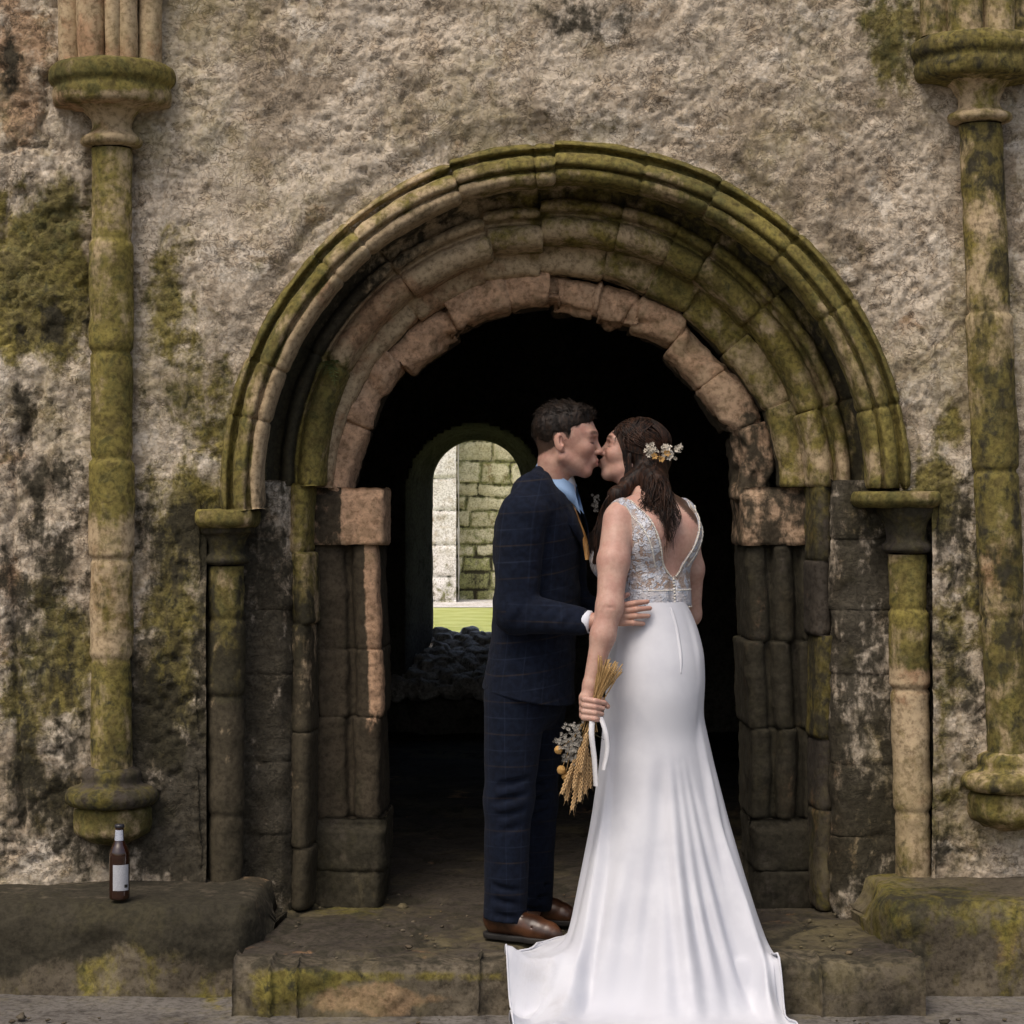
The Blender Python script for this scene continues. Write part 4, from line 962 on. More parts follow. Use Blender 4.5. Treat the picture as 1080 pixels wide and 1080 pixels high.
# left arm, reaching round her other side
l_sh = P(580, 545, gY) - gr * .185
f.chain([l_sh, P(600, 640, -.02), P(650, 655, -.10)], [.048, .038, .026], .02)
f.cap(P(650, 655, -.10), P(672, 653, -.16), .026, .018, .01)
for i in range(4): f.chain([P(672, 645 + 5 * i, -.165), P(690, 645 + 5 * i, -.20)], [.0095, .0075], .003)
# legs
legs = [(P(546, 735, -.315), P(538, 845, -.32), P(533, 965, -.305)), (P(566, 735, -.135), P(563, 845, -.12), P(560, 958, -.06))]
for a, b, c in legs: f.chain([a, b, c], [.085, .052, .038], .02)
V, F = f.skin(1)
part('body', V, F, M_SKM, G, attrs=head_attrs(V, gH, gRm, gS))

# jacket
j = Field(axis(-.24, .52, .004), axis(-.76, .10, .004), zaxis([(.72, 1.55, .004)]))
hem = P(556, 733, gY)
j.seg(P(570, 556, gY), P(566, 640, gY), (.188, .138), (.172, .128), gr, .05)
j.seg(P(566, 640, gY), hem - [0, 0, .05], (.172, .130), (.195, .155), gr, .05)
j.seg(P(577, 531, gY) + gr * .13, P(577, 531, gY) - gr * .13, (.060, .060), (.060, .060), up, .05)
for sg in (-1, 1): j.chain([P(575, 503, gY) + gr * .045 * sg, P(570, 520, gY) + gr * .115 * sg, P(566, 538, gY) + gr * .175 * sg], [.034, .058, .068], .03)
j.cap(P(570, 509, gY) + gr * .02, P(570, 509, gY) - gr * .02, .040, .040, .03)
j.ell(P(545, 575, gY), (.07, .16, .12), None, .05)                    # rounded shoulder blades
s_el = g_el + np.array([-.006, .01, 0])
j.chain([g_sh + gr * .005 + [0, 0, -.005], s_el], [.079, .067], .022); j.chain([s_el, g_wr - (g_wr - g_el) * .135], [.066, .045], .016)
j.chain([l_sh, P(600, 640, -.02), P(650, 655, -.10)], [.078, .066, .048], .022)
# creases at the bend of the sleeve and below the arm
ed = (g_wr - g_el) / np.linalg.norm(g_wr - g_el)
for q, wv, dp in ((.06, .010, .010), (.16, .009, .009), (.30, .010, .007), (.46, .010, .005), (.64, .010, .005), (.80, .009, .004)):
    c0 = g_el + ed * q * .27 + np.array([0, -.062 + .02 * q, .01]); j.cap(c0 + np.array([-.03, 0, -.045]), c0 + np.array([.035, 0, .05]), dp * .6, dp * .4, .026, True)
j.noise(.0065, (9, 9, 13), 33); j.noise(.0022, (34, 34, 48), 34)
# neck opening: cut where shirt and tie show; flat hem; rear vent
nb = P(583, 506, gY)
ta = P(613, 585, gY)
def lap(x, y, z):
    # V opening in front: its half width shrinks towards the button
    zz = np.clip((z - ta[2]) / (P(0, 500, gY)[2] - ta[2]), 0, 1.2)
    lat = (x - ta[0]) * gr[0] + (y - gY) * gr[1]; fw = (x - (nb[0] + .02)) * gf[0] + (y - gY) * gf[1]
    return np.maximum(np.maximum(np.abs(lat) - .098 * zz ** .8, -(fw - .035 + .065 * zz)), ta[2] - z)
j.cut(lap)
j.cut(lambda x, y, z: np.sqrt(((x - nb[0]) / 1.0) ** 2 + (y - gY) ** 2 + 0 * z) - .058 + np.maximum(0, 1.455 - z) * 3)
j.cut(lambda x, y, z: z - hem[2] + .02 * np.sin(x * 9) + (x - .05) * .05 + 0 * y)
Vj, Fj = j.skin(2)
cu, cv = suit_uv(Vj, [P(577, 500, gY), P(570, 560, gY), P(565, 640, gY), P(556, 733, gY)], gr)
arm = (Vj - g_el) @ ed; onarm = (np.linalg.norm(np.cross(Vj - g_el, ed), axis=1) < .085) & (arm > -.02) & (Vj[:, 1] < -.36)
cv = np.where(onarm, cv + .03 + .10 * arm, cv)
JK = part('jacket', Vj, Fj, M_SUIT, G, attrs=dict(cu=cu, cv=cv - .02 * np.cos(cu * 8)))
# lapel and jacket collar: a folded band round the neck
def ribbon(path, widthdir, w, th=.003):
    path = np.asarray(path); wd = np.asarray(widthdir); wd = wd / np.linalg.norm(wd, axis=1)[:, None]; w = np.asarray(w)[:, None]
    T = np.gradient(path, axis=0); N = np.cross(T, wd); N /= np.linalg.norm(N, axis=1)[:, None] + 1e-9
    ring = [path, path + wd * w * .5, path + wd * w, path + wd * w - N * th, path + wd * w * .5 - N * th, path - N * th]
    V = np.stack(ring, 0).reshape(-1, 3); n = len(path); return V, gridf(6, n, True)
for sg, lb in ((1, None), (-1, None)):
    pth = spline([P(567, 492, gY) + gr * .0, P(570, 497, gY) + gr * .056 * sg, P(580, 511, gY) + gr * .082 * sg, P(590, 527, gY) + gr * .088 * sg + gf * .03, P(600, 550, gY) + gr * .072 * sg + gf * .045, P(611, 587, gY) + gr * .012 * sg + gf * .035], 40)
    t = np.linspace(0, 1, 40)[:, None]
    wd = (1 - t) * np.array([-.35, 0, -.9]) + t * (gr * sg * .8 + np.array([-.25, 0, -.25]))
    w = np.interp(t[:, 0], [0, .25, .5, .62, .66, .85, 1], [.040, .043, .046, .055, .062, .045, .012])
    V, F = ribbon(pth + gr * sg * .004 + [0, 0, .003], wd, w)
    part('lapel', V, F, M_SUIT, G, attrs=dict(cu=V[:, 0] * 1.1, cv=V[:, 2]))

# trousers
t_ = Field(axis(-.20, .30, .004), axis(-.50, .06, .004), zaxis([(.025, .95, .004)]))
t_.seg(P(557, 712, gY + .02), P(555, 735, gY + .02), (.168, .122), (.172, .125), gr, .03)
t_.chain([legs[0][0] + [-.005, 0, 0], legs[0][1] + [-.004, 0, 0], legs[0][2] + [-.002, 0, -.02]], [.104, .077, .070], .03)
t_.chain([legs[1][0], legs[1][1], legs[1][2] + [0, 0, -.02]], [.100, .076, .070], .03)
for (a, b, c), sd in zip(legs, (1, 2)):
    for q in range(4):
        c0 = b + np.array([.02, -.075, .07 - .05 * q]); t_.cap(c0 + np.array([-.07, 0, -.012]), c0 + np.array([.06, .01, .016]), .006, .004, .018, True)
    for q in range(3):
        c0 = c + np.array([0, -.068, .10 - .045 * q]); t_.cap(c0 + np.array([-.06, 0, .01]), c0 + np.array([.06, 0, -.012]), .006, .006, .016, True)
t_.noise(.006, (9, 9, 6), 35)
t_.cut(lambda x, y, z: z - .062 - .18 * np.maximum(x - .06, 0) * 0 + .10 * (x - .0) * (x < .2) - .0 * y)
V, F = t_.skin(2)
near = V[:, 1] < -.215
cu = np.where(near, np.arctan2(V[:, 1] + .315, V[:, 0] - .0) * .085, np.arctan2(V[:, 1] + .1, V[:, 0] - .09) * .085)
part('trousers', V, F, M_SUIT, G, attrs=dict(cu=cu, cv=V[:, 2]))

# shirt collar, shirt front, tie, cuff
def collar():
    n = 48; ph = np.linspace(-2.75, 2.75, n)
    ax = (gH + gRm @ np.array([-.03, 0, -.10])) - P(585, 515, gY); ax /= np.linalg.norm(ax)
    c = P(586, 505, gY) + [0, -.002, 0]
    fr = np.abs(ph) / 2.75                          # 0 at the nape, 1 at the points in front
    dirs = np.stack([-np.cos(ph) * gf[0] + np.sin(ph) * gr[0], -np.cos(ph) * gf[1] + np.sin(ph) * gr[1], 0 * ph], 1)
    drop = .022 - .095 * fr
    hi = np.interp(fr, [0, .35, .75, 1], [.034, .044, .056, .074])
    rr = .056 + .008 * fr + .012 * np.sin(np.pi * fr)
    base = c + dirs * (rr + .009)[:, None] + up * (drop + .030 - hi * .72)[:, None] + gf * (.010 * fr)[:, None]
    topv = c + dirs * (rr - .003)[:, None] + up * (drop + .046)[:, None] + gf * (.010 * fr)[:, None]
    mid = (base + topv) / 2 + dirs * .004; roll = topv + up * .003 + dirs * .001
    ins = topv - dirs * .004; low = base - dirs * .005
    pts = base.copy(); 
    for e in (0, -1):
        base[e] += gf * .012 - up * .020; 
    V = np.stack([low, base, mid, topv, roll, ins, low * .5 + ins * .5], 0).reshape(-1, 3)
    return V, gridf(7, n, True)
V, F = collar(); part('shirt_collar', V, F, M_SHIRT, G, label='pale blue shirt collar')
sf = Field(axis(.02, .40, .004), axis(-.45, -.05, .004), zaxis([(1.10, 1.52, .004)]))
sf.seg(P(573, 552, gY), P(568, 640, gY), (.15, .115), (.14, .112), gr, .04); sf.seg(P(580, 530, gY) + gr * .09, P(580, 530, gY) - gr * .09, (.05, .05), (.05, .05), up, .04); sf.cap(P(584, 525, gY) + gf * .01, P(586, 512, gY) + gf * .006, .064, .060, .02)
V, F = sf.skin(1); part('shirt', V, F, M_SHIRTW, G)
tk = P(599, 530, gY) + gf * .014 + gr * .038
def tie():
    pth = spline([tk + [0, 0, .004], tk - [0, 0, .006], tk + gf * .012 + [0, 0, -.03], P(600.5, 550, gY) + gf * .032 + gr * .030, P(606, 568, gY) + gf * .035 + gr * .026, P(611, 590, gY) + gf * .03 + gr * .02], 40)
    t = np.linspace(0, 1, 40); wv = np.interp(t, [0, .1, .17, .22, .35, 1], [.022, .024, .018, .021, .029, .040]); 
    u = np.linspace(-1, 1, 9); sd = gr * .95 + gf * .1
    fr = np.stack([p + sd * a * w_ + (gf + gr * .25) * .012 * (1 - abs(a) ** 2.2) * (1 + .6 * (tt < .17)) for p, w_, tt in zip(pth, wv, t) for a in u])
    bk = np.stack([p + sd * a * w_ * .98 - gf * .003 for p, w_ in zip(pth, wv) for a in u[::-1]])
    V = np.concatenate([fr.reshape(40, 9, 3), bk.reshape(40, 9, 3)], 1).transpose(1, 0, 2).reshape(-1, 3)
    return V, gridf(18, 40, True)
V, F = tie(); part('tie', V, F, M_TIE, G)
cf = g_wr - ed * .016
V, F = tube([cf - ed * .03, cf - ed * .002, cf + ed * .018, cf + ed * .021], [.030, .036, .036, .028], 22); part('shirt_cuff', V, F, M_SHIRTW, G)

# hair: cap with a ragged edge plus many small locks
def lock(p, d, n, L, r, bend, k=5):
    t = np.linspace(0, 1, k)[:, None]
    path = p + d * L * t + n * (bend * L) * (t * (1 - t) * 2) - n * .3 * L * bend * t ** 2
    return tube(path, r * (1 - .82 * t[:, 0]), 4, .6)
def groom_hair():
    o, Rm, s = gH, gRm, gS
    h = Field(axis(gH[0] - .16, gH[0] + .15, .0025), axis(gH[1] - .13, gH[1] + .13, .0025), axis(gH[2] - .14, gH[2] + .18, .0025))
    T = lambda *p: o + Rm @ (np.array(p) * s)
    h.ell(T(-.016, 0, .034), np.array((.100, .079, .095)) * s, Rm, .01)
    h.ell(T(.030, 0, .078), np.array((.062, .060, .040)) * s, Rm, .02)
    def keep(x, y, z):
        lx = ((x - o[0]) * Rm[0, 0] + (y - o[1]) * Rm[1, 0] + (z - o[2]) * Rm[2, 0]) / s; ly = ((x - o[0]) * Rm[0, 1] + (y - o[1]) * Rm[1, 1] + (z - o[2]) * Rm[2, 1]) / s; lz = ((x - o[0]) * Rm[0, 2] + (y - o[1]) * Rm[1, 2] + (z - o[2]) * Rm[2, 2]) / s
        face = np.minimum(np.minimum(lx - np.where(lz > .03, .012 + (lz - .03) * 1.35, .012 - .0 * lz), 0.066 - lz + np.abs(ly) * .0), 9)
        face = np.where(lx > .0, np.minimum(lx - (.016 + np.clip((lz - .060 + .25 * np.abs(ly)) * 4.5, 0, .2)), .2), -.1)
        ear = np.where((np.abs(ly) > .045) & (lz < .024), np.minimum(lx + .044, .024 - lz) , -.1)
        side = np.where((lx > .002) & (lx < .014) & (lz > -.03), -.1, ear)
        nape = -.050 + .55 * (lx + .08) - lz
        return -np.maximum(np.maximum(face, side), nape) * s
    LZ = ((h.xs.reshape(-1, 1, 1) - o[0]) * Rm[0, 2] + (h.ys.reshape(1, -1, 1) - o[1]) * Rm[1, 2] + (h.zs.reshape(1, 1, -1) - o[2]) * Rm[2, 2]) / s
    h.F += (.0065 * sstep(.035, -.055, LZ)).astype(np.float32)
    h.cut(keep)
    h.noise(.0035, (70, 70, 40), 51)
    V, F = h.skin(1); return V, F
V, F = groom_hair(); Nn = vnorm(V, F)
cand = rng.choice(len(V), 2600); locks = []
for i in cand:
    L3 = gRm.T @ (V[i] - gH)
    n_ = Nn[i]
    if n_ @ (V[i] - gH) < 0: n_ = -n_
    base = np.array([-.75, .15 * np.sign(L3[1]), -.55]) if L3[2] < .07 else np.array([.25 if L3[0] > .03 else -.5, .45 * rng.normal(), .25])
    d = gRm @ base; d = d - n_ * (d @ n_); d = d / (np.linalg.norm(d) + 1e-9) + n_ * rng.uniform(.05, .38) + rng.normal(0, .15, 3)
    d /= np.linalg.norm(d)
    locks.append(lock(V[i] - n_ * .003, d, n_, rng.uniform(.012, .026) * (1.25 if L3[2] > .08 else .8), rng.uniform(.0008, .0019), .3))
Vl, Fl = joinq(locks); V, F = joinq([(V, F), (Vl, Fl)])
part('hair', V, F, M_HRM, G)

# shoes
def shoe(heel, toe, sd):
    d = toe - heel; L = np.linalg.norm(d); d = d / L; s_ = np.cross([0, 0, 1.], d); z = lambda p, q, h: heel + d * L * p + s_ * q + up * h
    lo = np.minimum(heel, toe) - .09; hi = np.maximum(heel, toe) + .09
    u = Field(axis(lo[0], hi[0], .003), axis(lo[1], hi[1], .003), axis(-.01, .15, .003))
    u.chain([z(.14, 0, .045), z(.40, 0, .048), z(.66, .004, .038), z(.86, .002, .030), z(.95, 0, .026)], [.035, .036, .040, .0335, .0225], .02)
    u.chain([z(.12, 0, .075), z(.32, 0, .082)], [.034, .036], .03); u.cap(z(.40, 0, .075), z(.56, 0, .058), .026, .022, .02)
    u.cut(lambda x, y, zz: zz - .018 + 0 * x + 0 * y)
    u.cut(lambda x, y, zz: .108 - zz + 0 * x + 0 * y)
    for q in (.44, .49, .54): u.cap(z(q, -.022, .096 - (q - .44) * .22), z(q, .022, .096 - (q - .44) * .22), .0022, .0022, .003, True)
    u.cap(z(.70, -.05, .050), z(.70, .05, .050), .002, .002, .004, True)
    V, F = u.skin(1); S = part('shoe', V, F, M_LEA, G)
    w_ = Field(axis(lo[0], hi[0], .003), axis(lo[1], hi[1], .003), axis(-.01, .05, .0025))
    w_.chain([z(.12, 0, .01), z(.40, 0, .01), z(.68, .004, .01), z(.87, .002, .01), z(.955, 0, .01)], [.037, .035, .0425, .0355, .0240], .02)
    w_.cut(lambda x, y, zz: zz - .001 + 0 * x + 0 * y); w_.cut(lambda x, y, zz: .020 - zz + 0 * x + 0 * y)
    V, F = w_.skin(0); part('sole', V, F, M_SOLE, S)
    lc = []
    for q in (.42, .47, .52): lc.append(tube([z(q, -.02, .101 - (q - .42) * .22), z(q, 0, .108 - (q - .42) * .22), z(q, .02, .101 - (q - .42) * .22)], .0022, 6))
    V, F = joinq(lc); part('shoelace', V, F, M_SOLE, S)
shoe(P(512, 986, -.265) * [1, 1, 0] + [0, 0, .004], P(590, 997, -.395) * [1, 1, 0] + [0, 0, .004], 1)
shoe(P(540, 975, .02) * [1, 1, 0] + [0, 0, .004], P(604, 977, -.08) * [1, 1, 0] + [0, 0, .004], 2)
# ---------------------------------------------------------------- bride
bf = np.array([-.574, .819, 0]); bl = np.array([-.819, -.574, 0])
B = thing('person', 'woman in a long white lace backed wedding dress with auburn hair, seen from behind', 'person', P(695, 990, -.42) * [1, 1, 0])
bH = P(668.8, 476.5, -.262); bRm = rotz(R(171)) @ roty(R(-16)); bS = .94
b_ch = P(690, 566, -.385); b_wa = P(690, 633, -.40); b_hip = P(691, 700, -.41); b_top = P(688, 538, -.385)
def torso(f, g=0.):
    f.seg(b_top + [0, 0, .0], b_ch, (.118 + g, .066 + g), (.138 + g, .092 + g), bl, .04)
    f.seg(b_ch, b_wa, (.138 + g, .092 + g), (.112 + g, .080 + g), bl, .04); f.seg(b_wa, b_hip, (.112 + g, .080 + g), (.140 + g, .102 + g), bl, .05)
    for sg in (-1, 1):
        f.ell(b_ch + bf * .130 + bl * .070 * sg + [0, 0, -.078], np.array((.068, .068, .068)) + g, None, .035)
    f.cap(P(688, 541, -.385) + bl * .125, P(688, 541, -.385) - bl * .125, .040 + g, .040 + g, .035)
    for sg in (-1, 1): f.ell(b_ch - bf * .060 + bl * .070 * sg + [0, 0, .01], np.array((.055, .055, .085)) + g, None, .04)     # shoulder blades
    f.cap(b_ch - bf * .108 + [0, 0, .04], b_wa - bf * .098, .010, .010, .018, True)                                              # hollow of the spine
f = Field(axis(.10, .76, .0028), axis(-.74, .02, .0028), zaxis([(-.02, .70, .008), (.70, .90, .0025), (.90, 1.46, .0045), (1.46, 1.74, .0022)]))
torso(f)
f.cap(P(688, 534, -.37), bH + bRm @ np.array([-.035, 0, -.06]), .055, .046, .03); f.cap(P(683, 530, -.36), bH + bRm @ np.array([.0, 0, -.08]), .046, .042, .02)
head(f, bH, bRm, bS, True)
A = [P(652, 548, -.470), P(647, 592, -.530), P(643, 640, -.575), P(636, 670, -.590), P(623, 722, -.602)]
f.chain(A, [.049, .0490, .0405, .0372, .0235], .022)
f.chain([P(719, 548, -.305), P(728, 600, -.26), P(727, 648, -.20), P(690, 668, -.10)], [.048, .044, .038, .028], .02)
# left hand closed round the stems
hk = [P(614.5, 735.5 + 6.4 * i, -.612) for i in range(4)]
f.chain([A[-1], P(619.5, 737, -.607), P(618.5, 752, -.606)], [.0245, .023, .020], .012)
for i, q in enumerate(hk):
    f.cap(P(619, 738 + 5 * i, -.607), q, .014, .0105, .008)
    f.chain([q, P(617 - .4 * i, 737.5 + 6.4 * i, -.648), P(628, 739.5 + 6.2 * i, -.660), P(637.5 - 1.3 * i, 741 + 6.0 * i, -.646)], [.0104, .0100, .0092, .0076], .003)
f.chain([P(622, 733, -.600), P(633, 738, -.598), P(641, 745, -.612)], [.014, .0115, .0085], .006)
f.cap(P(628, 640, -.622), P(655, 641.5, -.622), .004, .003, .006, True)
for sg in (-1, 1): f.chain([b_hip + bl * .075 * sg, P(692, 850, -.40) + bl * .06 * sg, P(694, 970, -.40) + bl * .05 * sg, P(688, 988, -.40) + bl * .05 * sg + bf * .12], [.085, .05, .033, .022], .02)
V, F = f.skin(1)
part('body', V, F, M_SKF, B, attrs=head_attrs(V, bH, bRm, bS))

# lace bodice
def lace_mat():
    n = NB('beaded_lace'); p = n.pos()
    wp = n.mix(.05, p, n.noise(p, 40, 3)); d = n.vor(wp, 44); d2 = n.vor(p, 130); e2 = n.vor(p, 130, 'DISTANCE_TO_EDGE'); e1 = n.vor(wp, 44, 'DISTANCE_TO_EDGE')
    flower = n.math('MULTIPLY', n.ramp(d, .46, .56, 1, 0), n.ramp(n.math('ABSOLUTE', n.math('SUBTRACT', d, .24)), .0, .07, .45, 1))
    leafs = n.ramp(n.noise(wp, 62, 3, .5), .50, .56)
    full = n.math('MULTIPLY', n.math('MAXIMUM', flower, n.math('MULTIPLY', leafs, .8)), n.math('MAXIMUM', n.ramp(n.noise(p, 14, 2), .34, .42, .1, 1), n.attr('solid')))
    full = n.math('MAXIMUM', full, n.math('MULTIPLY', n.attr('solid'), .7)); full = n.math('MAXIMUM', full, n.math('MULTIPLY', n.ramp(e2, .03, .10, 1, 0), .38))
    c = n.mix(full, (.36, .255, .19), n.mix(n.ramp(n.noise(p, 60, 2), .4, .6), (.47, .51, .59), (.62, .63, .67)))
    h = n.math('ADD', n.math('MULTIPLY', full, 1.0), n.math('MULTIPLY', n.ramp(d2, .1, .5, 1, 0), .4))
    return n.out(c, .55, n.bump(h, .9, .005), Specular_IOR_Level=.4)
M_LACE = lace_mat()
M_BEAD = cloth('ivory_beads', (.62, .58, .50), (.72, .69, .62), .3)
tb = Field(axis(.10, .76, .003), axis(-.74, .02, .003), zaxis([(1.00, 1.50, .003)]))
torso(tb, .006)
TS = Field(tb.xs, tb.ys, tb.zs); TS.F = tb.F.copy()
zV, zT = P(0, 609, -.48)[2], P(0, 527, -.40)[2]
def vw(z): return .120 * np.clip((z - zV) / (zT - zV), 0, 1.1) ** .60
def lat(x, y): return (x - b_ch[0]) * bl[0] + (y - b_ch[1]) * bl[1]
def dep(x, y): return (x - b_ch[0]) * bf[0] + (y - b_ch[1]) * bf[1]
tb.cut(lambda x, y, z: np.where(dep(x, y) < .03, np.where(z > zV, np.abs(lat(x, y)) - vw(z), .05), np.where(z > zV + .02, np.abs(lat(x, y)) - vw(z - .02), .05)))
def arm(z): return .20 - .044 * sstep(P(0, 600, 0)[2], P(0, 540, 0)[2], z)
tb.cut(lambda x, y, z: arm(z) - np.abs(lat(x, y)))
zw = b_wa[2] - .018
tb.cut(lambda x, y, z: z - zw + 0 * x + 0 * y)
V, F = tb.skin(1)
zz = V[:, 2]
sol = np.maximum(sstep(P(0, 614, 0)[2], P(0, 617, 0)[2], zz), sstep(.0, .05, dep(V[:, 0], V[:, 1])) * .7)
sol = np.maximum(sol, .5 * np.exp(-((np.abs(lat(V[:, 0], V[:, 1])) - vw(zz) - .03) / .018) ** 2) * (zz > zV))
DR = part('bodice', V, F, M_LACE, B, attrs=dict(solid=sol))
def onback(s, z):
    o = b_ch + bl * s; o = np.array([o[0], o[1], z]); t = np.linspace(-.30, .12, 400); p = o[None] + bf[None] * t[:, None]; v = TS.sample(p); k = np.argmax(v < 0)
    return p[k]
def beads(pts, r): return joinq([ball(p, r * rng.uniform(.8, 1.2), 6, 5) for p in pts])
for sg in (-1, 1):
    for zs, off, lift in ((np.linspace(zV, zT - .004, 60), 0, .002), (np.linspace(zV + .035, zT - .020, 46), .030, .001)):
        V, F = beads([onback(sg * (min(vw(z) + off, arm(z) - .003) if off else vw(z)), z) - bf * lift for z in zs], .0030); part('beaded_trim', V, F, M_BEAD, B)
for z_ in (P(0, 617, 0)[2], P(0, 634, 0)[2]):
    bd = [onback(s, z_) - bf * .001 for s in np.linspace(-.105, .105, 60)]
    V, F = beads(bd, .0020); part('beaded_band', V, F, M_BEAD, B)
for k in range(9):
    p = onback(0, zV - .006 - k * (zV - zw) / 9.2); V, F = ball(p - bf * .003, .0036, 10, 8); part('button', V, F, M_BEAD, B)

# skirt: close over the hips, fluted below the knee, train lying over the step
def dress_mat():
    n = NB('white_crepe'); p = n.pos(); a = n.noise(p, 260, 3); 
    st = n.attr('soil'); c = n.mix(n.ramp(n.noise(p, 6, 4), .4, .6), (.545, .555, .60), (.60, .61, .65))
    c = n.mix(n.math('MULTIPLY', n.ramp(n.math('ADD', st, n.math('MULTIPLY', n.math('SUBTRACT', n.noise(p, 24, 5, .65), .5), 1.2)), .45, 1.25), .42), c, (.30, .29, .29))
    return n.out(c, .62, n.bump(a, .10, .002), Sheen_Weight=.08, Specular_IOR_Level=.35)
M_DRS = dress_mat()
rows = [(634, 655.5, 723, -.302, -.512), (648, 651, 730, -.292, -.528), (664, 646.5, 736, -.284, -.546), (690, 641, 742, -.276, -.578), (720, 639.5, 743, -.27, -.594), (757, 636.5, 741, -.27, -.582), (808, 632, 752, -.26, -.606),
        (866, 623.5, 766, -.24, -.668), (928, 612, 783, -.21, -.755), (975, 603, 797, -.18, -.845), (993, 598, 804, -.165, -.895)]
rw = np.array(rows, float); tt = np.linspace(0, 1, 90)
rwi = np.stack([np.interp(tt, np.linspace(0, 1, 400), np.interp(np.linspace(0, 1, 400), (rw[:, 0] - 634) / 359., rw[:, k])) for k in range(5)], 1)
for _ in range(6): rwi[1:-1] = .5 * rwi[1:-1] + .25 * (rwi[2:] + rwi[:-2])
NT = 300; th = np.linspace(0, 2 * np.pi, NT, endpoint=False)
FOLD = [(-0.4, 0.42, 0.36, 0.0496, 0.0253), (-1.02, 0.36, 0.7, 0.0406, 0.0274), (-1.14, 0.36, 0.98, 0.0451, 0.0358), (-1.26, 0.36, 1.24, 0.0406, 0.0358), (-0.7, 0.45, 0.16, 0.0541, 0.0274), (-1.5, 0.5, 1.5, 0.0451, 0.0211), (-1.45, 0.36, 1.95, 0.0812, 0.0358), (-1.8, 0.48, 2.28, 0.0722, 0.0274), (-2.3, 0.55, 2.62, 0.0541, 0.0168), (-2.75, 0.5, 2.95, 0.0451, 0.0126), (-1.36, 0.55, 1.12, 0.033, 0.0125), (-0.9, 0.6, 0.52, 0.033, 0.0125), (-1.2, 0.62, 0.84, 0.0308, 0.014), (-2.0, 0.6, 2.15, 0.055, 0.0156)]
def folds(v):
    "inward offset at height fraction v (0 waist, 1 floor)"
    d = np.zeros(NT); t2 = np.where(th > np.pi, th - 2 * np.pi, th)
    for tt0, start, tb0, w0, amp in FOLD:
        c = tt0 + (-tb0 - tt0) * np.clip((v - start) / (1 - start), 0, 1) ** .9
        g = sstep(start, 1.0, v) * .85 + .15 * sstep(start, start + .15, v); wd = w0 * (1.1 + 1.2 * v)
        x = t2 - c
        d += g * amp * (np.exp(-(x / wd) ** 2) - .75 * np.exp(-((x + wd * 2.0) / (wd * 1.4)) ** 2))
    back = (t2 > 0) * np.sin(t2)
    d += sstep(.4, 1, v) * .012 * np.sin(t2 * 11) * back
    return d
Vs = []
for v, (py, xl, xr, yf, yb) in zip(tt, rwi):
    ym = -.41; pl = P(xl, py, ym); pr = P(xr, py, ym); cx = (pl[0] + pr[0]) / 2; a = (pr[0] - pl[0]) / 2; cy = (yf + yb) / 2; b = (yf - yb) / 2
    d = folds(v); nrm = 1.0
    # the seat: fuller on the side that faces the camera and right
    x = cx + np.cos(th) * (a - d * np.abs(np.cos(th)) * .6); y = cy + np.sin(th) * b + d * -np.sin(th) * np.where(np.sin(th) < 0, 1.0, .6)
    z = np.full(NT, pl[2])
    pe = rwi[-1]; ple = P(pe[1], pe[0], ym); pre = P(pe[2], pe[0], ym)
    xe = (ple[0] + pre[0]) / 2 + np.cos(th) * (pre[0] - ple[0]) / 2; ye = (pe[3] + pe[4]) / 2 + np.sin(th) * (pe[3] - pe[4]) / 2
    z0 = P(0, 634, ym)[2]; g = gz(xe, ye) + .035 + .02 * np.clip(np.sin(th) + .6, 0, 1)
    z = z0 - (z0 - g) * v ** 1.0 * (py - 634) / (359. * v + 1e-9) if v > 0 else np.full(NT, z0)
    Vs.append(np.stack([x, y, z], 1))
last = Vs[-1]; hcx, hcy, ha, hb = .402, -.80, .432, .68
hem_w = np.exp(-((th - np.pi) / .55) ** 2)
nP = 30
HEM = np.array([(.125, -.47), (.085, -.515), (.07, -.575), (.01, -.61), (-.025, -.70), (-.012, -.76), (.012, -.84), (-.01, -.95), (.02, -1.1), (.10, -1.28), (.30, -1.45), (.55, -1.46), (.76, -1.25), (.84, -1.02), (.815, -.88), (.828, -.77), (.80, -.68), (.805, -.60), (.765, -.50), (.72, -.36), (.6, -.2), (.4, -.13), (.26, -.22), (.20, -.36)])
ha_ = np.arctan2((HEM[:, 1] - hcy) / hb, (HEM[:, 0] - hcx) / ha) % (2 * np.pi); o_ = np.argsort(ha_); ha_ = ha_[o_]; HM = HEM[o_]
HX = np.interp(th, np.concatenate([ha_ - 2 * np.pi, ha_, ha_ + 2 * np.pi]), np.tile(HM[:, 0], 3)); HY = np.interp(th, np.concatenate([ha_ - 2 * np.pi, ha_, ha_ + 2 * np.pi]), np.tile(HM[:, 1], 3))
for _ in range(5): HX = .5 * HX + .25 * (np.roll(HX, 1) + np.roll(HX, -1)); HY = .5 * HY + .25 * (np.roll(HY, 1) + np.roll(HY, -1))
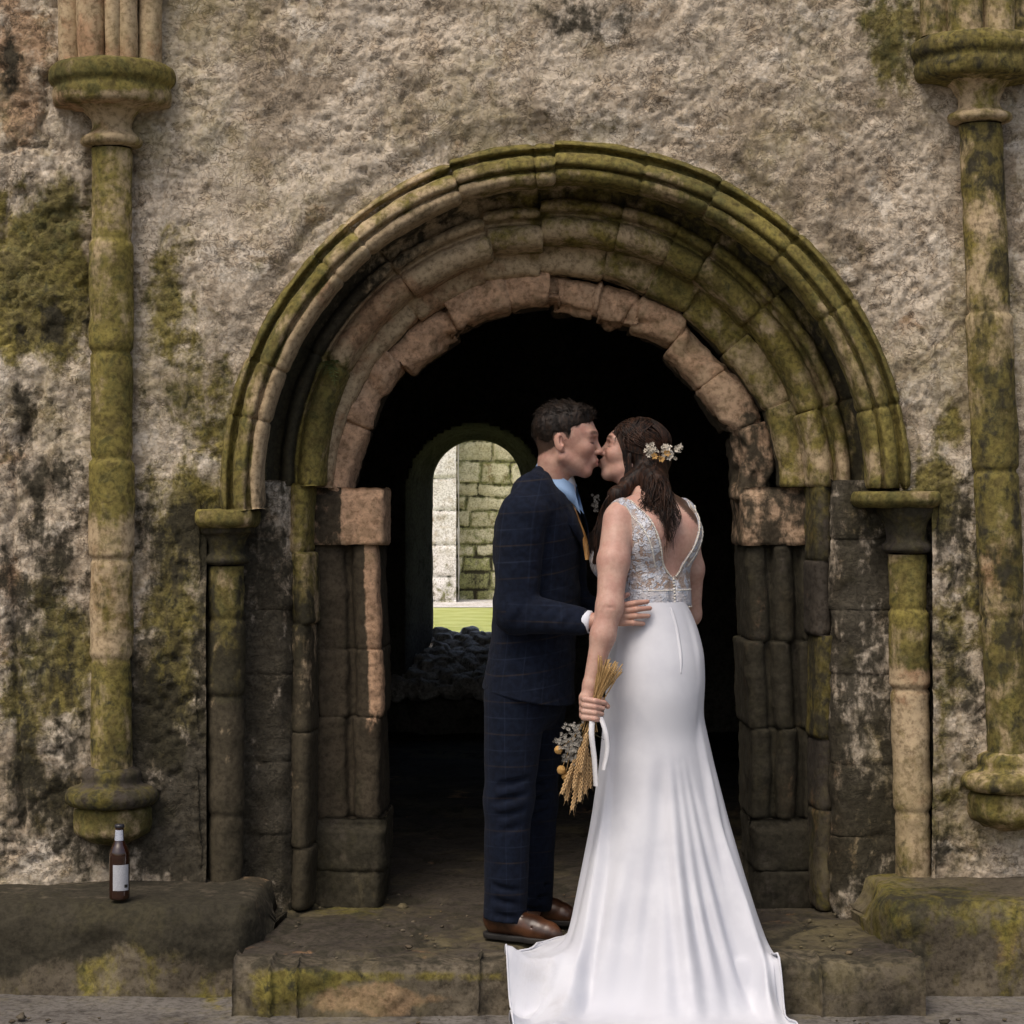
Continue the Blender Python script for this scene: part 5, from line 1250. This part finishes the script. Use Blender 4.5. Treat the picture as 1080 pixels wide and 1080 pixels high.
for i in range(1, nP + 1):
    u = i / nP; e = u ** 1.15
    hx_, hy_ = HX, HY
    x = last[:, 0] * (1 - e) + hx_ * e; y = last[:, 1] * (1 - e) + hy_ * e
    p3 = np.stack([x, y, 0 * x], 1)
    rip = ((fbm(p3, 8, 3, 66) - .40) * .09 + .030 * np.maximum(0, np.sin(th * 13 + 2.2 * np.sin(2 * th))) ** 2) * u ** .8 * np.clip(1.1 - 1.3 * np.cos(th), .25, 1) + .014 * u ** 8
    rip = rip * (.22 + .78 * sstep(-.60, -.74, y))
    g = gz(x, y + .02); target = g + .020 + np.maximum(rip, 0)
    k = (1 - u) ** 2.6
    fd = folds(1.0) * (1 - u) ** 1.2; y = y - np.where(np.sin(th) < 0, fd * 0, 0)
    z = last[:, 2] * k + target * (1 - k)
    z = np.maximum(z, gz(x, y) + .020)
    Vs.append(np.stack([x, y, z], 1))
A_ = np.array(Vs); n0 = len(tt)
for it in range(14):
    w0 = np.exp(-((np.arange(len(A_)) - n0 + 1) / 9.) ** 2)[1:-1, None, None] * .5
    A_[1:-1] = A_[1:-1] * (1 - w0) + w0 * .5 * (A_[2:] + A_[:-2])
A_[n0 - 12:, :, 2] = np.maximum(A_[n0 - 12:, :, 2], gz(A_[n0 - 12:, :, 0], A_[n0 - 12:, :, 1]) + .018)
Vs = list(A_)
Vk = np.concatenate(Vs); nR = len(Vs)
Fk = gridf(nR, NT)
w_ = np.stack([np.arange(nR - 1) * NT + NT - 1, np.arange(1, nR) * NT + NT - 1, np.arange(1, nR) * NT, np.arange(nR - 1) * NT], 1)
Fk = np.concatenate([Fk, w_]); Fk = orient(Vk, Fk, (0, -1, 0))
# turned hem: a second row just under the edge gives the cloth thickness
px, py = topx(Vk)
soil = blobs(px, py, [(585, 1035, 35, 34, .62), (556, 1028, 22, 26, .5), (600, 1065, 30, 18, .55), (570, 1010, 20, 12, .35), (650, 1075, 60, 10, .35), (815, 1050, 12, 30, .4)])
vi = np.repeat(np.arange(nR), NT); soil = soil * sstep(85, 100, vi)
SK = part('skirt', Vk, Fk, M_DRS, B, attrs=dict(soil=soil))
def edge_roll():
    e = Vs[-1]; return tube(np.concatenate([e, e[:1]]) + [0, 0, .002], .0032, 6, closed_ends=False)
V, F = edge_roll(); part('hem', V, F, M_DRS, SK, attrs=dict(soil=np.zeros(len(V))))
def onskirt(px_, py_, off=.003):
    "nearest camera-side vertex of the skirt to a photo position"
    k = np.argmin((px - px_) ** 2 + (py - py_) ** 2 + 1e6 * (Vk[:, 1] > -.42) + 1e6 * (vi > 80)); return Vk[k] + np.array([0, -off, 0])
zp = [onskirt(x, y, .0006) for x, y in ((707, 638), (710, 648), (713.5, 662), (716, 676), (717.5, 692), (718, 712))]
pth = spline(zp, 50); V, F = tube(pth, np.interp(np.linspace(0, 1, 50), [0, .1, .9, 1], [.003, .0055, .005, .002]), 8, .4); part('zip_placket', V, F, M_DRS, SK, attrs=dict(soil=np.zeros(len(V))))

# hair: soft mass, then many locks laid over it
def bT(*p): return bH + bRm @ (np.array(p) * bS)
h = Field(axis(.20, .72, .003), axis(-.64, -.08, .003), axis(1.22, 1.74, .003))
h.ell(bT(-.014, 0, .026), np.array((.108, .085, .099)) * bS, bRm, .01)
h.ell(bT(-.060, .0, -.010), np.array((.062, .070, .075)) * bS, bRm, .02)
def keep(x, y, z):
    q = [((x - bH[0]) * bRm[0, i] + (y - bH[1]) * bRm[1, i] + (z - bH[2]) * bRm[2, i]) / bS for i in range(3)]
    return -np.minimum(q[0] - np.where(q[2] > -.01, .010 + np.clip(q[2] + .01, 0, .2) * .72, .010 + (q[2] + .01) * .30), .13 - q[2] * 1.0 + 9)
h.cut(keep)
h.chain([bT(-.065, .01, -.02), P(693, 520, -.40), P(699, 545, -.475), P(706, 572, -.505)], [.056, .040, .019, .004], .03)
h.chain([P(676, 500, -.33), P(692, 508, -.39)], [.030, .034], .02)
h.chain([P(668, 505, -.335), P(652, 522, -.385), P(640, 545, -.36), P(631, 575, -.375), P(627, 598, -.385)], [.030, .025, .018, .012, .004], .02)
h.noise(.008, (26, 26, 7), 71); h.noise(.0035, (85, 85, 18), 72)
Vh, Fh = h.skin(1)
locks = []
def addlock(pts, r, n=22, wav=.0, fl=.6):
    p = spline(pts, n); t = np.linspace(0, 1, n); ph = rng.uniform(0, 6.28)
    p = p + np.outer(np.sin(t * rng.uniform(7, 11) + ph) * wav * t, [1, 0, .1]) + np.outer(np.cos(t * rng.uniform(6, 10) + ph) * wav * .6 * t, [0, 1, 0])
    locks.append(tube(p, r * np.interp(t, [0, .15, .6, 1], [.5, 1, .9, .08]), 6, fl))
def scalp(d, lift=1.0):
    d = np.array(d, float); d /= np.linalg.norm(d); return bT(*(np.array([-.014, 0, .026]) + d * np.array([.109, .086, .100]) * lift))
gat = np.array([-.80, .55, -.05])                              # where the side locks are pinned
for i in range(120):                                           # from the parting back to the pin
    a = rng.uniform(-.35, .95); d0 = np.array([a, .12 + .25 * rng.random(), 1.05 - .55 * max(a, 0)]); m = np.array([a * .45 + .12, .95, .45 + rng.normal(0, .22)]); g = gat + rng.normal(0, .10, 3)
    addlock([scalp(d0, 1.0), scalp(d0 * .5 + m * .5, rng.uniform(1.0, 1.03)), scalp(m, rng.uniform(1.0, 1.05)), scalp(m * .4 + g * .6, rng.uniform(1.02, 1.06)), scalp(g, 1.05)], rng.uniform(.0018, .0042), 18, .003)
for i in range(110):                                            # over the crown and down the back of the head
    s_ = rng.uniform(-.9, .9); d0 = np.array([rng.uniform(-.2, .4), s_ * .4, 1.]); m = np.array([-.9, s_, .55]); g = np.array([-1.0, s_ * .8, -.35])
    addlock([scalp(d0), scalp(d0 + m, 1.01), scalp(m, 1.03), scalp(g, 1.04), scalp(g + [0.1, 0, -.6], 1.02)], rng.uniform(.002, .0042), 18, .003)
for i in range(420):                                           # hanging down her back in loose waves
    q = rng.random(); s_ = rng.uniform(-.8, 1.0); d0 = np.array([-.75 + .35 * max(s_, 0), s_, -.10 + .3 * rng.normal()])
    ex = 684 + 30 * q + rng.normal(0, 3); ey = 545 + 34 * np.exp(-((ex - 706) / 8) ** 2) * rng.uniform(.3, 1) - 16 * (ex < 684) + rng.normal(0, 7)
    yb = onback(float(np.clip((690 - ex + 23) / 329 / -.64 * -1, -.12, .12)), P(0, ey, -.48)[2])[1] if False else -.475 - .030 * np.clip((712 - abs(ex - 700)) / 712, 0, 1)
    mid = P(684 + 20 * q + rng.normal(0, 3), 516 + rng.normal(0, 4), -.415 - .05 * rng.random()); m2 = P(ex - 4 + rng.normal(0, 3), (516 + ey) / 2 + 6, -.480 - .018 * rng.random())
    addlock([scalp(d0, 1.0), scalp(d0 + [0, 0, -.7], 1.03), mid, m2, P(ex, ey, yb - .012 * rng.random())], rng.uniform(.0011, .0031), 26, .011)
for i in range(110):                                            # forward over the far shoulder, between the two
    d0 = np.array([.12 + .1 * rng.random(), .95, -.25 - .3 * rng.random()]); q = rng.random()
    addlock([scalp(d0), P(664 - 8 * q, 510, -.345), P(650 - 8 * q, 524, -.375 - .02 * q), P(640 - 8 * q, 548, -.385), P(630 - 9 * q + rng.normal(0, 2), 585 + rng.normal(0, 12), -.395)], rng.uniform(.0012, .0032), 24, .010)
for i in range(40):                                            # fringe swept to the cheek
    a = rng.uniform(.45, .95); d0 = np.array([a, .35 + .5 * rng.random(), .75]); q = rng.random()
    addlock([scalp(d0, 1.0), bT(.082 - .03 * q, .040 + .022 * q, .055), bT(.048 - .028 * q, .068 + .004 * q, .012), bT(.016 - .022 * q, .076, -.030 - .03 * rng.random()), bT(-.004 - .03 * q, .077, -.075 - .03 * rng.random())], rng.uniform(.0014, .0030), 20, .004)
for i in range(14):                                            # short wisps on the forehead
    q = i / 13.; addlock([bT(.070 - .02 * q, .03 + .03 * q, .085), bT(.086 - .02 * q, .03 + .03 * q, .050), bT(.089 - .026 * q, .034 + .03 * q, .022 - .02 * rng.random())], .0013, 10, .002)
for ex, ey in ((694, 573), (712, 578), (681, 556), (716, 560), (686, 548)):
    addlock([scalp([-.8, .6, -.4]), P(690, 522, -.44), P(ex - 5, (ey + 522) / 2, -.50), P(ex, ey, -.508)], .0022, 24, .005)
Vl, Fl = joinq(locks); V, F = joinq([(Vh, Fh), (Vl, Fl)])
HR = part('hair', V, F, M_HRF, B)
# dried flowers pinned in the hair
M_FLW = cloth('cream_petals', (.50, .44, .35), (.62, .57, .48), .7); M_YEL = cloth('ochre_petals', (.34, .19, .05), (.48, .28, .09), .8)
M_GRYF = cloth('grey_statice', (.26, .245, .21), (.38, .355, .31), .8)
def petal_flower(c, r, nrm, n=9, seed=0):
    g = np.random.default_rng(seed); nrm = np.asarray(nrm, float); nrm /= np.linalg.norm(nrm); a = np.cross(nrm, [0, 0, 1.]); a /= np.linalg.norm(a); b = np.cross(nrm, a); out = []
    for k in range(n):
        an = 2 * np.pi * k / n + g.normal(0, .15); d = a * math.cos(an) + b * math.sin(an); s_ = np.cross(nrm, d); L = r * g.uniform(.75, 1.1)
        V = np.array([c + d * L * .15, c + d * L * .55 + s_ * L * .24 + nrm * L * .12, c + d * L + nrm * L * .30, c + d * L * .55 - s_ * L * .24 + nrm * L * .12, c + d * L * .55 + nrm * L * .02 - nrm * .001])
        out.append((V, np.array([[0, 1, 2, 4], [0, 4, 2, 3]])))
    return joinq(out)
def cluster(c, n, spread, r, seed, nrm):
    g = np.random.default_rng(seed); out = []
    for k in range(n):
        p = c + g.normal(0, 1, 3) * spread; out.append(petal_flower(p, r * g.uniform(.7, 1.3), nrm + g.normal(0, .4, 3), 7, seed + k))
    return joinq(out)
cam_n = np.array([.25, -.9, .3])
for k, (fx, fy, n_) in enumerate(((687, 474, 26), (704, 477, 34), (716, 473, 12))):
    c = P(fx, fy, -.372 + .006 * k + (.05 if k == 2 else 0)); V, F = cluster(c, n_, np.array([.011, .007, .010]) * (1 if k < 2 else .55), .0090, 300 + k, cam_n); part('hair_flower', V, F, M_FLW, B)
for k, (fx, fy) in enumerate(((690, 481), (703, 478), (697, 484))):
    V, F = petal_flower(P(fx, fy, -.382), .014, cam_n + [.1 * k, 0, 0], 11, 40 + k); part('ochre_flower', V, F, M_YEL, B)

# boutonniere on the groom's far lapel
c = P(613, 529, gY) - gr * .065 + gf * .035
V, F = cluster(c, 14, np.array([.006, .008, .012]), .008, 500, np.array([.3, -.9, .2])); part('boutonniere', V, F, M_GRYF, G)

# ---------------------------------------------------------------- bouquet held upside down
M_WHT = cloth('dry_wheat', (.40, .25, .11), (.55, .37, .18), .75); M_STM = cloth('dry_stems', (.30, .18, .065), (.44, .29, .12), .8); M_RIB = cloth('white_ribbon', (.55, .55, .57), (.62, .62, .64), .35)
M_DARKS = cloth('dark_dried_leaf', (.05, .045, .02), (.10, .08, .04), .85)
hold = P(627, 746, -.632)
Q = thing('bouquet', 'bouquet of dried wheat and flowers hanging head down from the hand of the bride', 'bouquet', hold)
def along(p0, p1, p2, r, n=12): return tube(spline([p0, p1, p2], n), r, 6)
st = np.random.default_rng(21)
for k in range(46):                                            # cut ends above the fist
    a = st.random(); dd_ = st.normal(0, 1)
    end = P(631 + 26 * a + st.normal(0, 1.2), 692 + 9 * a + st.uniform(0, 12) - 3 * st.random(), -.640 + .020 * dd_); 
    V, F = along(P(623 + st.normal(0, 3), 772, -.64 + .008 * dd_), hold + st.normal(0, .005, 3), end, st.uniform(.0011, .0021)); part('stem', V, F, M_STM, Q)
def wheat(base, tip, seed):
    g = np.random.default_rng(seed); d = tip - base; L = np.linalg.norm(d); d /= L; a = np.cross(d, [0, 1., 0]); a /= np.linalg.norm(a); b = np.cross(d, a); out = []
    m = int(L / .0065)
    for k in range(m):
        t = k / m; w = .0062 * math.sin(math.pi * (.12 + .80 * t)) ** .6
        for sd in range(3):
            an = sd * 2.094 + k * 1.05; o = a * math.cos(an) + b * math.sin(an); p = base + d * L * t + o * w * .8
            V, F = ball((0, 0, 0), (.0030, .0030, .0068), 6, 6); ax = d * .9 + o * .42; ax /= np.linalg.norm(ax); s1 = np.cross(ax, b + .01); s1 /= np.linalg.norm(s1); s2 = np.cross(ax, s1)
            out.append((V[:, :1] * s1 + V[:, 1:2] * s2 + V[:, 2:] * ax + p, F))
            if k % 2 == 0: out.append(tube(np.array([p + ax * .004, p + ax * g.uniform(.014, .022) + d * .004]), [.0005, .0002], 3))
    return joinq(out)
for k, (bx, by, tx, ty, yy) in enumerate(((612, 812, 603, 855, -.64), (607, 800, 592, 838, -.65), (615, 800, 611, 846, -.66), (619, 790, 617, 838, -.645), (604, 806, 597, 845, -.63), (612, 790, 605, 832, -.668), (622, 800, 622, 832, -.63), (618, 775, 612, 815, -.672), (626, 792, 628, 828, -.625))):
    b_ = P(bx, by, yy); t_p = P(tx, ty, yy - .005); V, F = wheat(b_, t_p, 60 + k); e_ = part('wheat_ear', V, F, M_WHT, Q)
    V, F = along(hold + st.normal(0, .004, 3), (hold + b_) / 2 + st.normal(0, .004, 3), b_, .0015); part('stem', V, F, M_STM, Q)
for k, (fx, fy, r) in enumerate(((589, 791, .0125), (592, 812, .0135), (596, 819, .0105))):
    c = P(fx, fy, -.655 + .01 * k); V, F = ball(c, r, 26, 20); N = vnorm(V, F); V = V + N * ((vnoise(V * 420, 3) - .5) * .004)[:, None]; V, F = V, F; part('button_flower', V, F, M_YEL, Q)
    V, F = along(hold, P(607, 775, -.64), c, .0013); part('stem', V, F, M_STM, Q)
for k, (fx, fy) in enumerate(((606, 768), (601, 778), (596, 786), (604, 790), (611, 783), (599, 798), (608, 800), (590, 782))):
    c = P(fx, fy, -.655 + .004 * (k % 3)); V, F = cluster(c, 30, np.array([.011, .009, .012]), .0060, 700 + 30 * k, np.array([-.2, -.9, .2])); part('statice_sprig', V, F, M_GRYF, Q)
for k in range(10):
    b_ = P(612 + st.normal(0, 8), 785 + st.normal(0, 12), -.63); d = np.array([st.normal(0, .03), .0, -.05]); V, F = tube(spline([hold, b_, b_ + d], 12), np.interp(np.linspace(0, 1, 12), [0, .6, .8, 1], [.001, .001, .005, .0005]), 6, .3); part('dried_leaf', V, F, M_DARKS, Q)
for pts, w in (([(622, 756), (621, 775), (624, 800), (626, 829)], .0085), ([(631, 756), (636, 772), (638, 790), (634, 812)], .0075)):
    pth = spline([P(x, y, -.668 - .004 * i + (.012 if i == 0 else 0)) for i, (x, y) in enumerate(pts)], 30)
    wd = np.stack([np.cos(np.linspace(-.2, .5, 30)), -np.sin(np.linspace(-.2, .9, 30)), 0 * np.linspace(0, 1, 30)], 1); V, F = ribbon(pth, wd, np.full(30, w * 2), .0012); part('ribbon', V, F, M_RIB, Q)
V, F = tube([P(626, 757, -.636), P(625.5, 761, -.637)], [.016, .0155], 16); part('ribbon_wrap', V, F, M_RIB, Q)

# ---------------------------------------------------------------- beer bottle on the left ledge
bx = P(126, 949, -.345); bz = .137; bb = np.array([bx[0], -.345, bz])
BT = thing('beer_bottle', 'brown glass beer bottle with a pale label standing on the left ledge', 'bottle', bb)
nG = NB('brown_glass'); nG.out((.028, .009, .004), .08, Specular_IOR_Level=.7, Coat_Weight=.4, Transmission_Weight=.15)
def turned(pro, n=40):
    p = resample(pro, .004); t = np.linspace(0, 2 * np.pi, n, endpoint=False); Rr, T = np.meshgrid(p[:, 0], t); Z = np.broadcast_to(p[:, 1], Rr.shape)
    return np.stack([bb[0] + Rr * np.cos(T), bb[1] + Rr * np.sin(T), bb[2] + Z], -1).reshape(-1, 3), gridf(n, len(p), True)
V, F = turned([(.001, .002), (.028, .001), (.0325, .005), (.0330, .012), (.0330, .142), (.0315, .155), (.026, .170), (.0185, .184), (.0150, .196), (.0138, .215), (.0136, .232), (.0148, .233), (.0148, .239), (.001, .2395)]); part('glass', V, F, nG.m, BT)
V, F = turned([(.0139, .232), (.0160, .2325), (.0158, .2400), (.0140, .2435), (.001, .2440)]); part('cap', V, F, cloth('dark_crown_cap', (.015, .016, .02), (.03, .03, .04), .35), BT)
def wrap(a0, a1, z0, z1, r, r2=None, n=24):
    a = np.linspace(a0, a1, n); z = np.linspace(z0, z1, 8); A_, Z_ = np.meshgrid(a, z, indexing='ij'); rr = np.interp(Z_, [z0, z1], [r, r2 or r]); V = np.stack([bb[0] + rr * np.cos(A_), bb[1] + rr * np.sin(A_), bb[2] + Z_], -1).reshape(-1, 3); return V, gridf(n, 8)
V, F = wrap(R(-118), R(-22), .033, .116, .0336); LB = part('label', V, F, cloth('pale_label', (.34, .35, .38), (.44, .45, .48), .6), BT)
V, F = wrap(R(-52), R(-30), .042, .052, .0340); part('label_mark', V, F, M_SOLE, LB)
V, F = wrap(R(-150), R(-30), .191, .226, .0162, .0142); part('neck_label', V, F, cloth('silver_neck_label', (.30, .33, .40), (.50, .53, .60), .35), BT)

# ---------------------------------------------------------------- little ferns rooted in the joints
M_FERN = cloth('fern_green', (.06, .09, .02), (.12, .15, .04), .7)
def fern(c, L, n, seed, lab):
    g = np.random.default_rng(seed); out = []
    for k in range(n):
        d = np.array([g.normal(0, .6), -.55 - .4 * g.random(), g.uniform(-.7, .6)]); d /= np.linalg.norm(d); l = L * g.uniform(.5, 1.1); p = spline([c, c + d * l * .5 + [0, 0, l * .1], c + d * l + [0, 0, -l * .35]], 9)
        out.append(tube(p, .0008, 3)); sd = np.cross(d, [0, 0, 1.]); sd /= np.linalg.norm(sd)
        for q in range(1, 9):
            w = .26 * l * math.sin(math.pi * (q / 9.) ** .8)
            for s_ in (-1, 1):
                a = p[q]; tip = a + sd * s_ * w + d * w * .3 - [0, 0, w * .2]; m = (a + tip) / 2; o = d * w * .22; out.append((np.array([a, m + o, tip, m - o]), np.array([[0, 1, 2, 3]])))
    V, F = joinq(out); solo('fern', V, F, M_FERN, lab, 'plant', base=c)
fern(P(350, 386, .15), .075, 14, 1, 'small green fern rooted in the left haunch of the arch moulding')
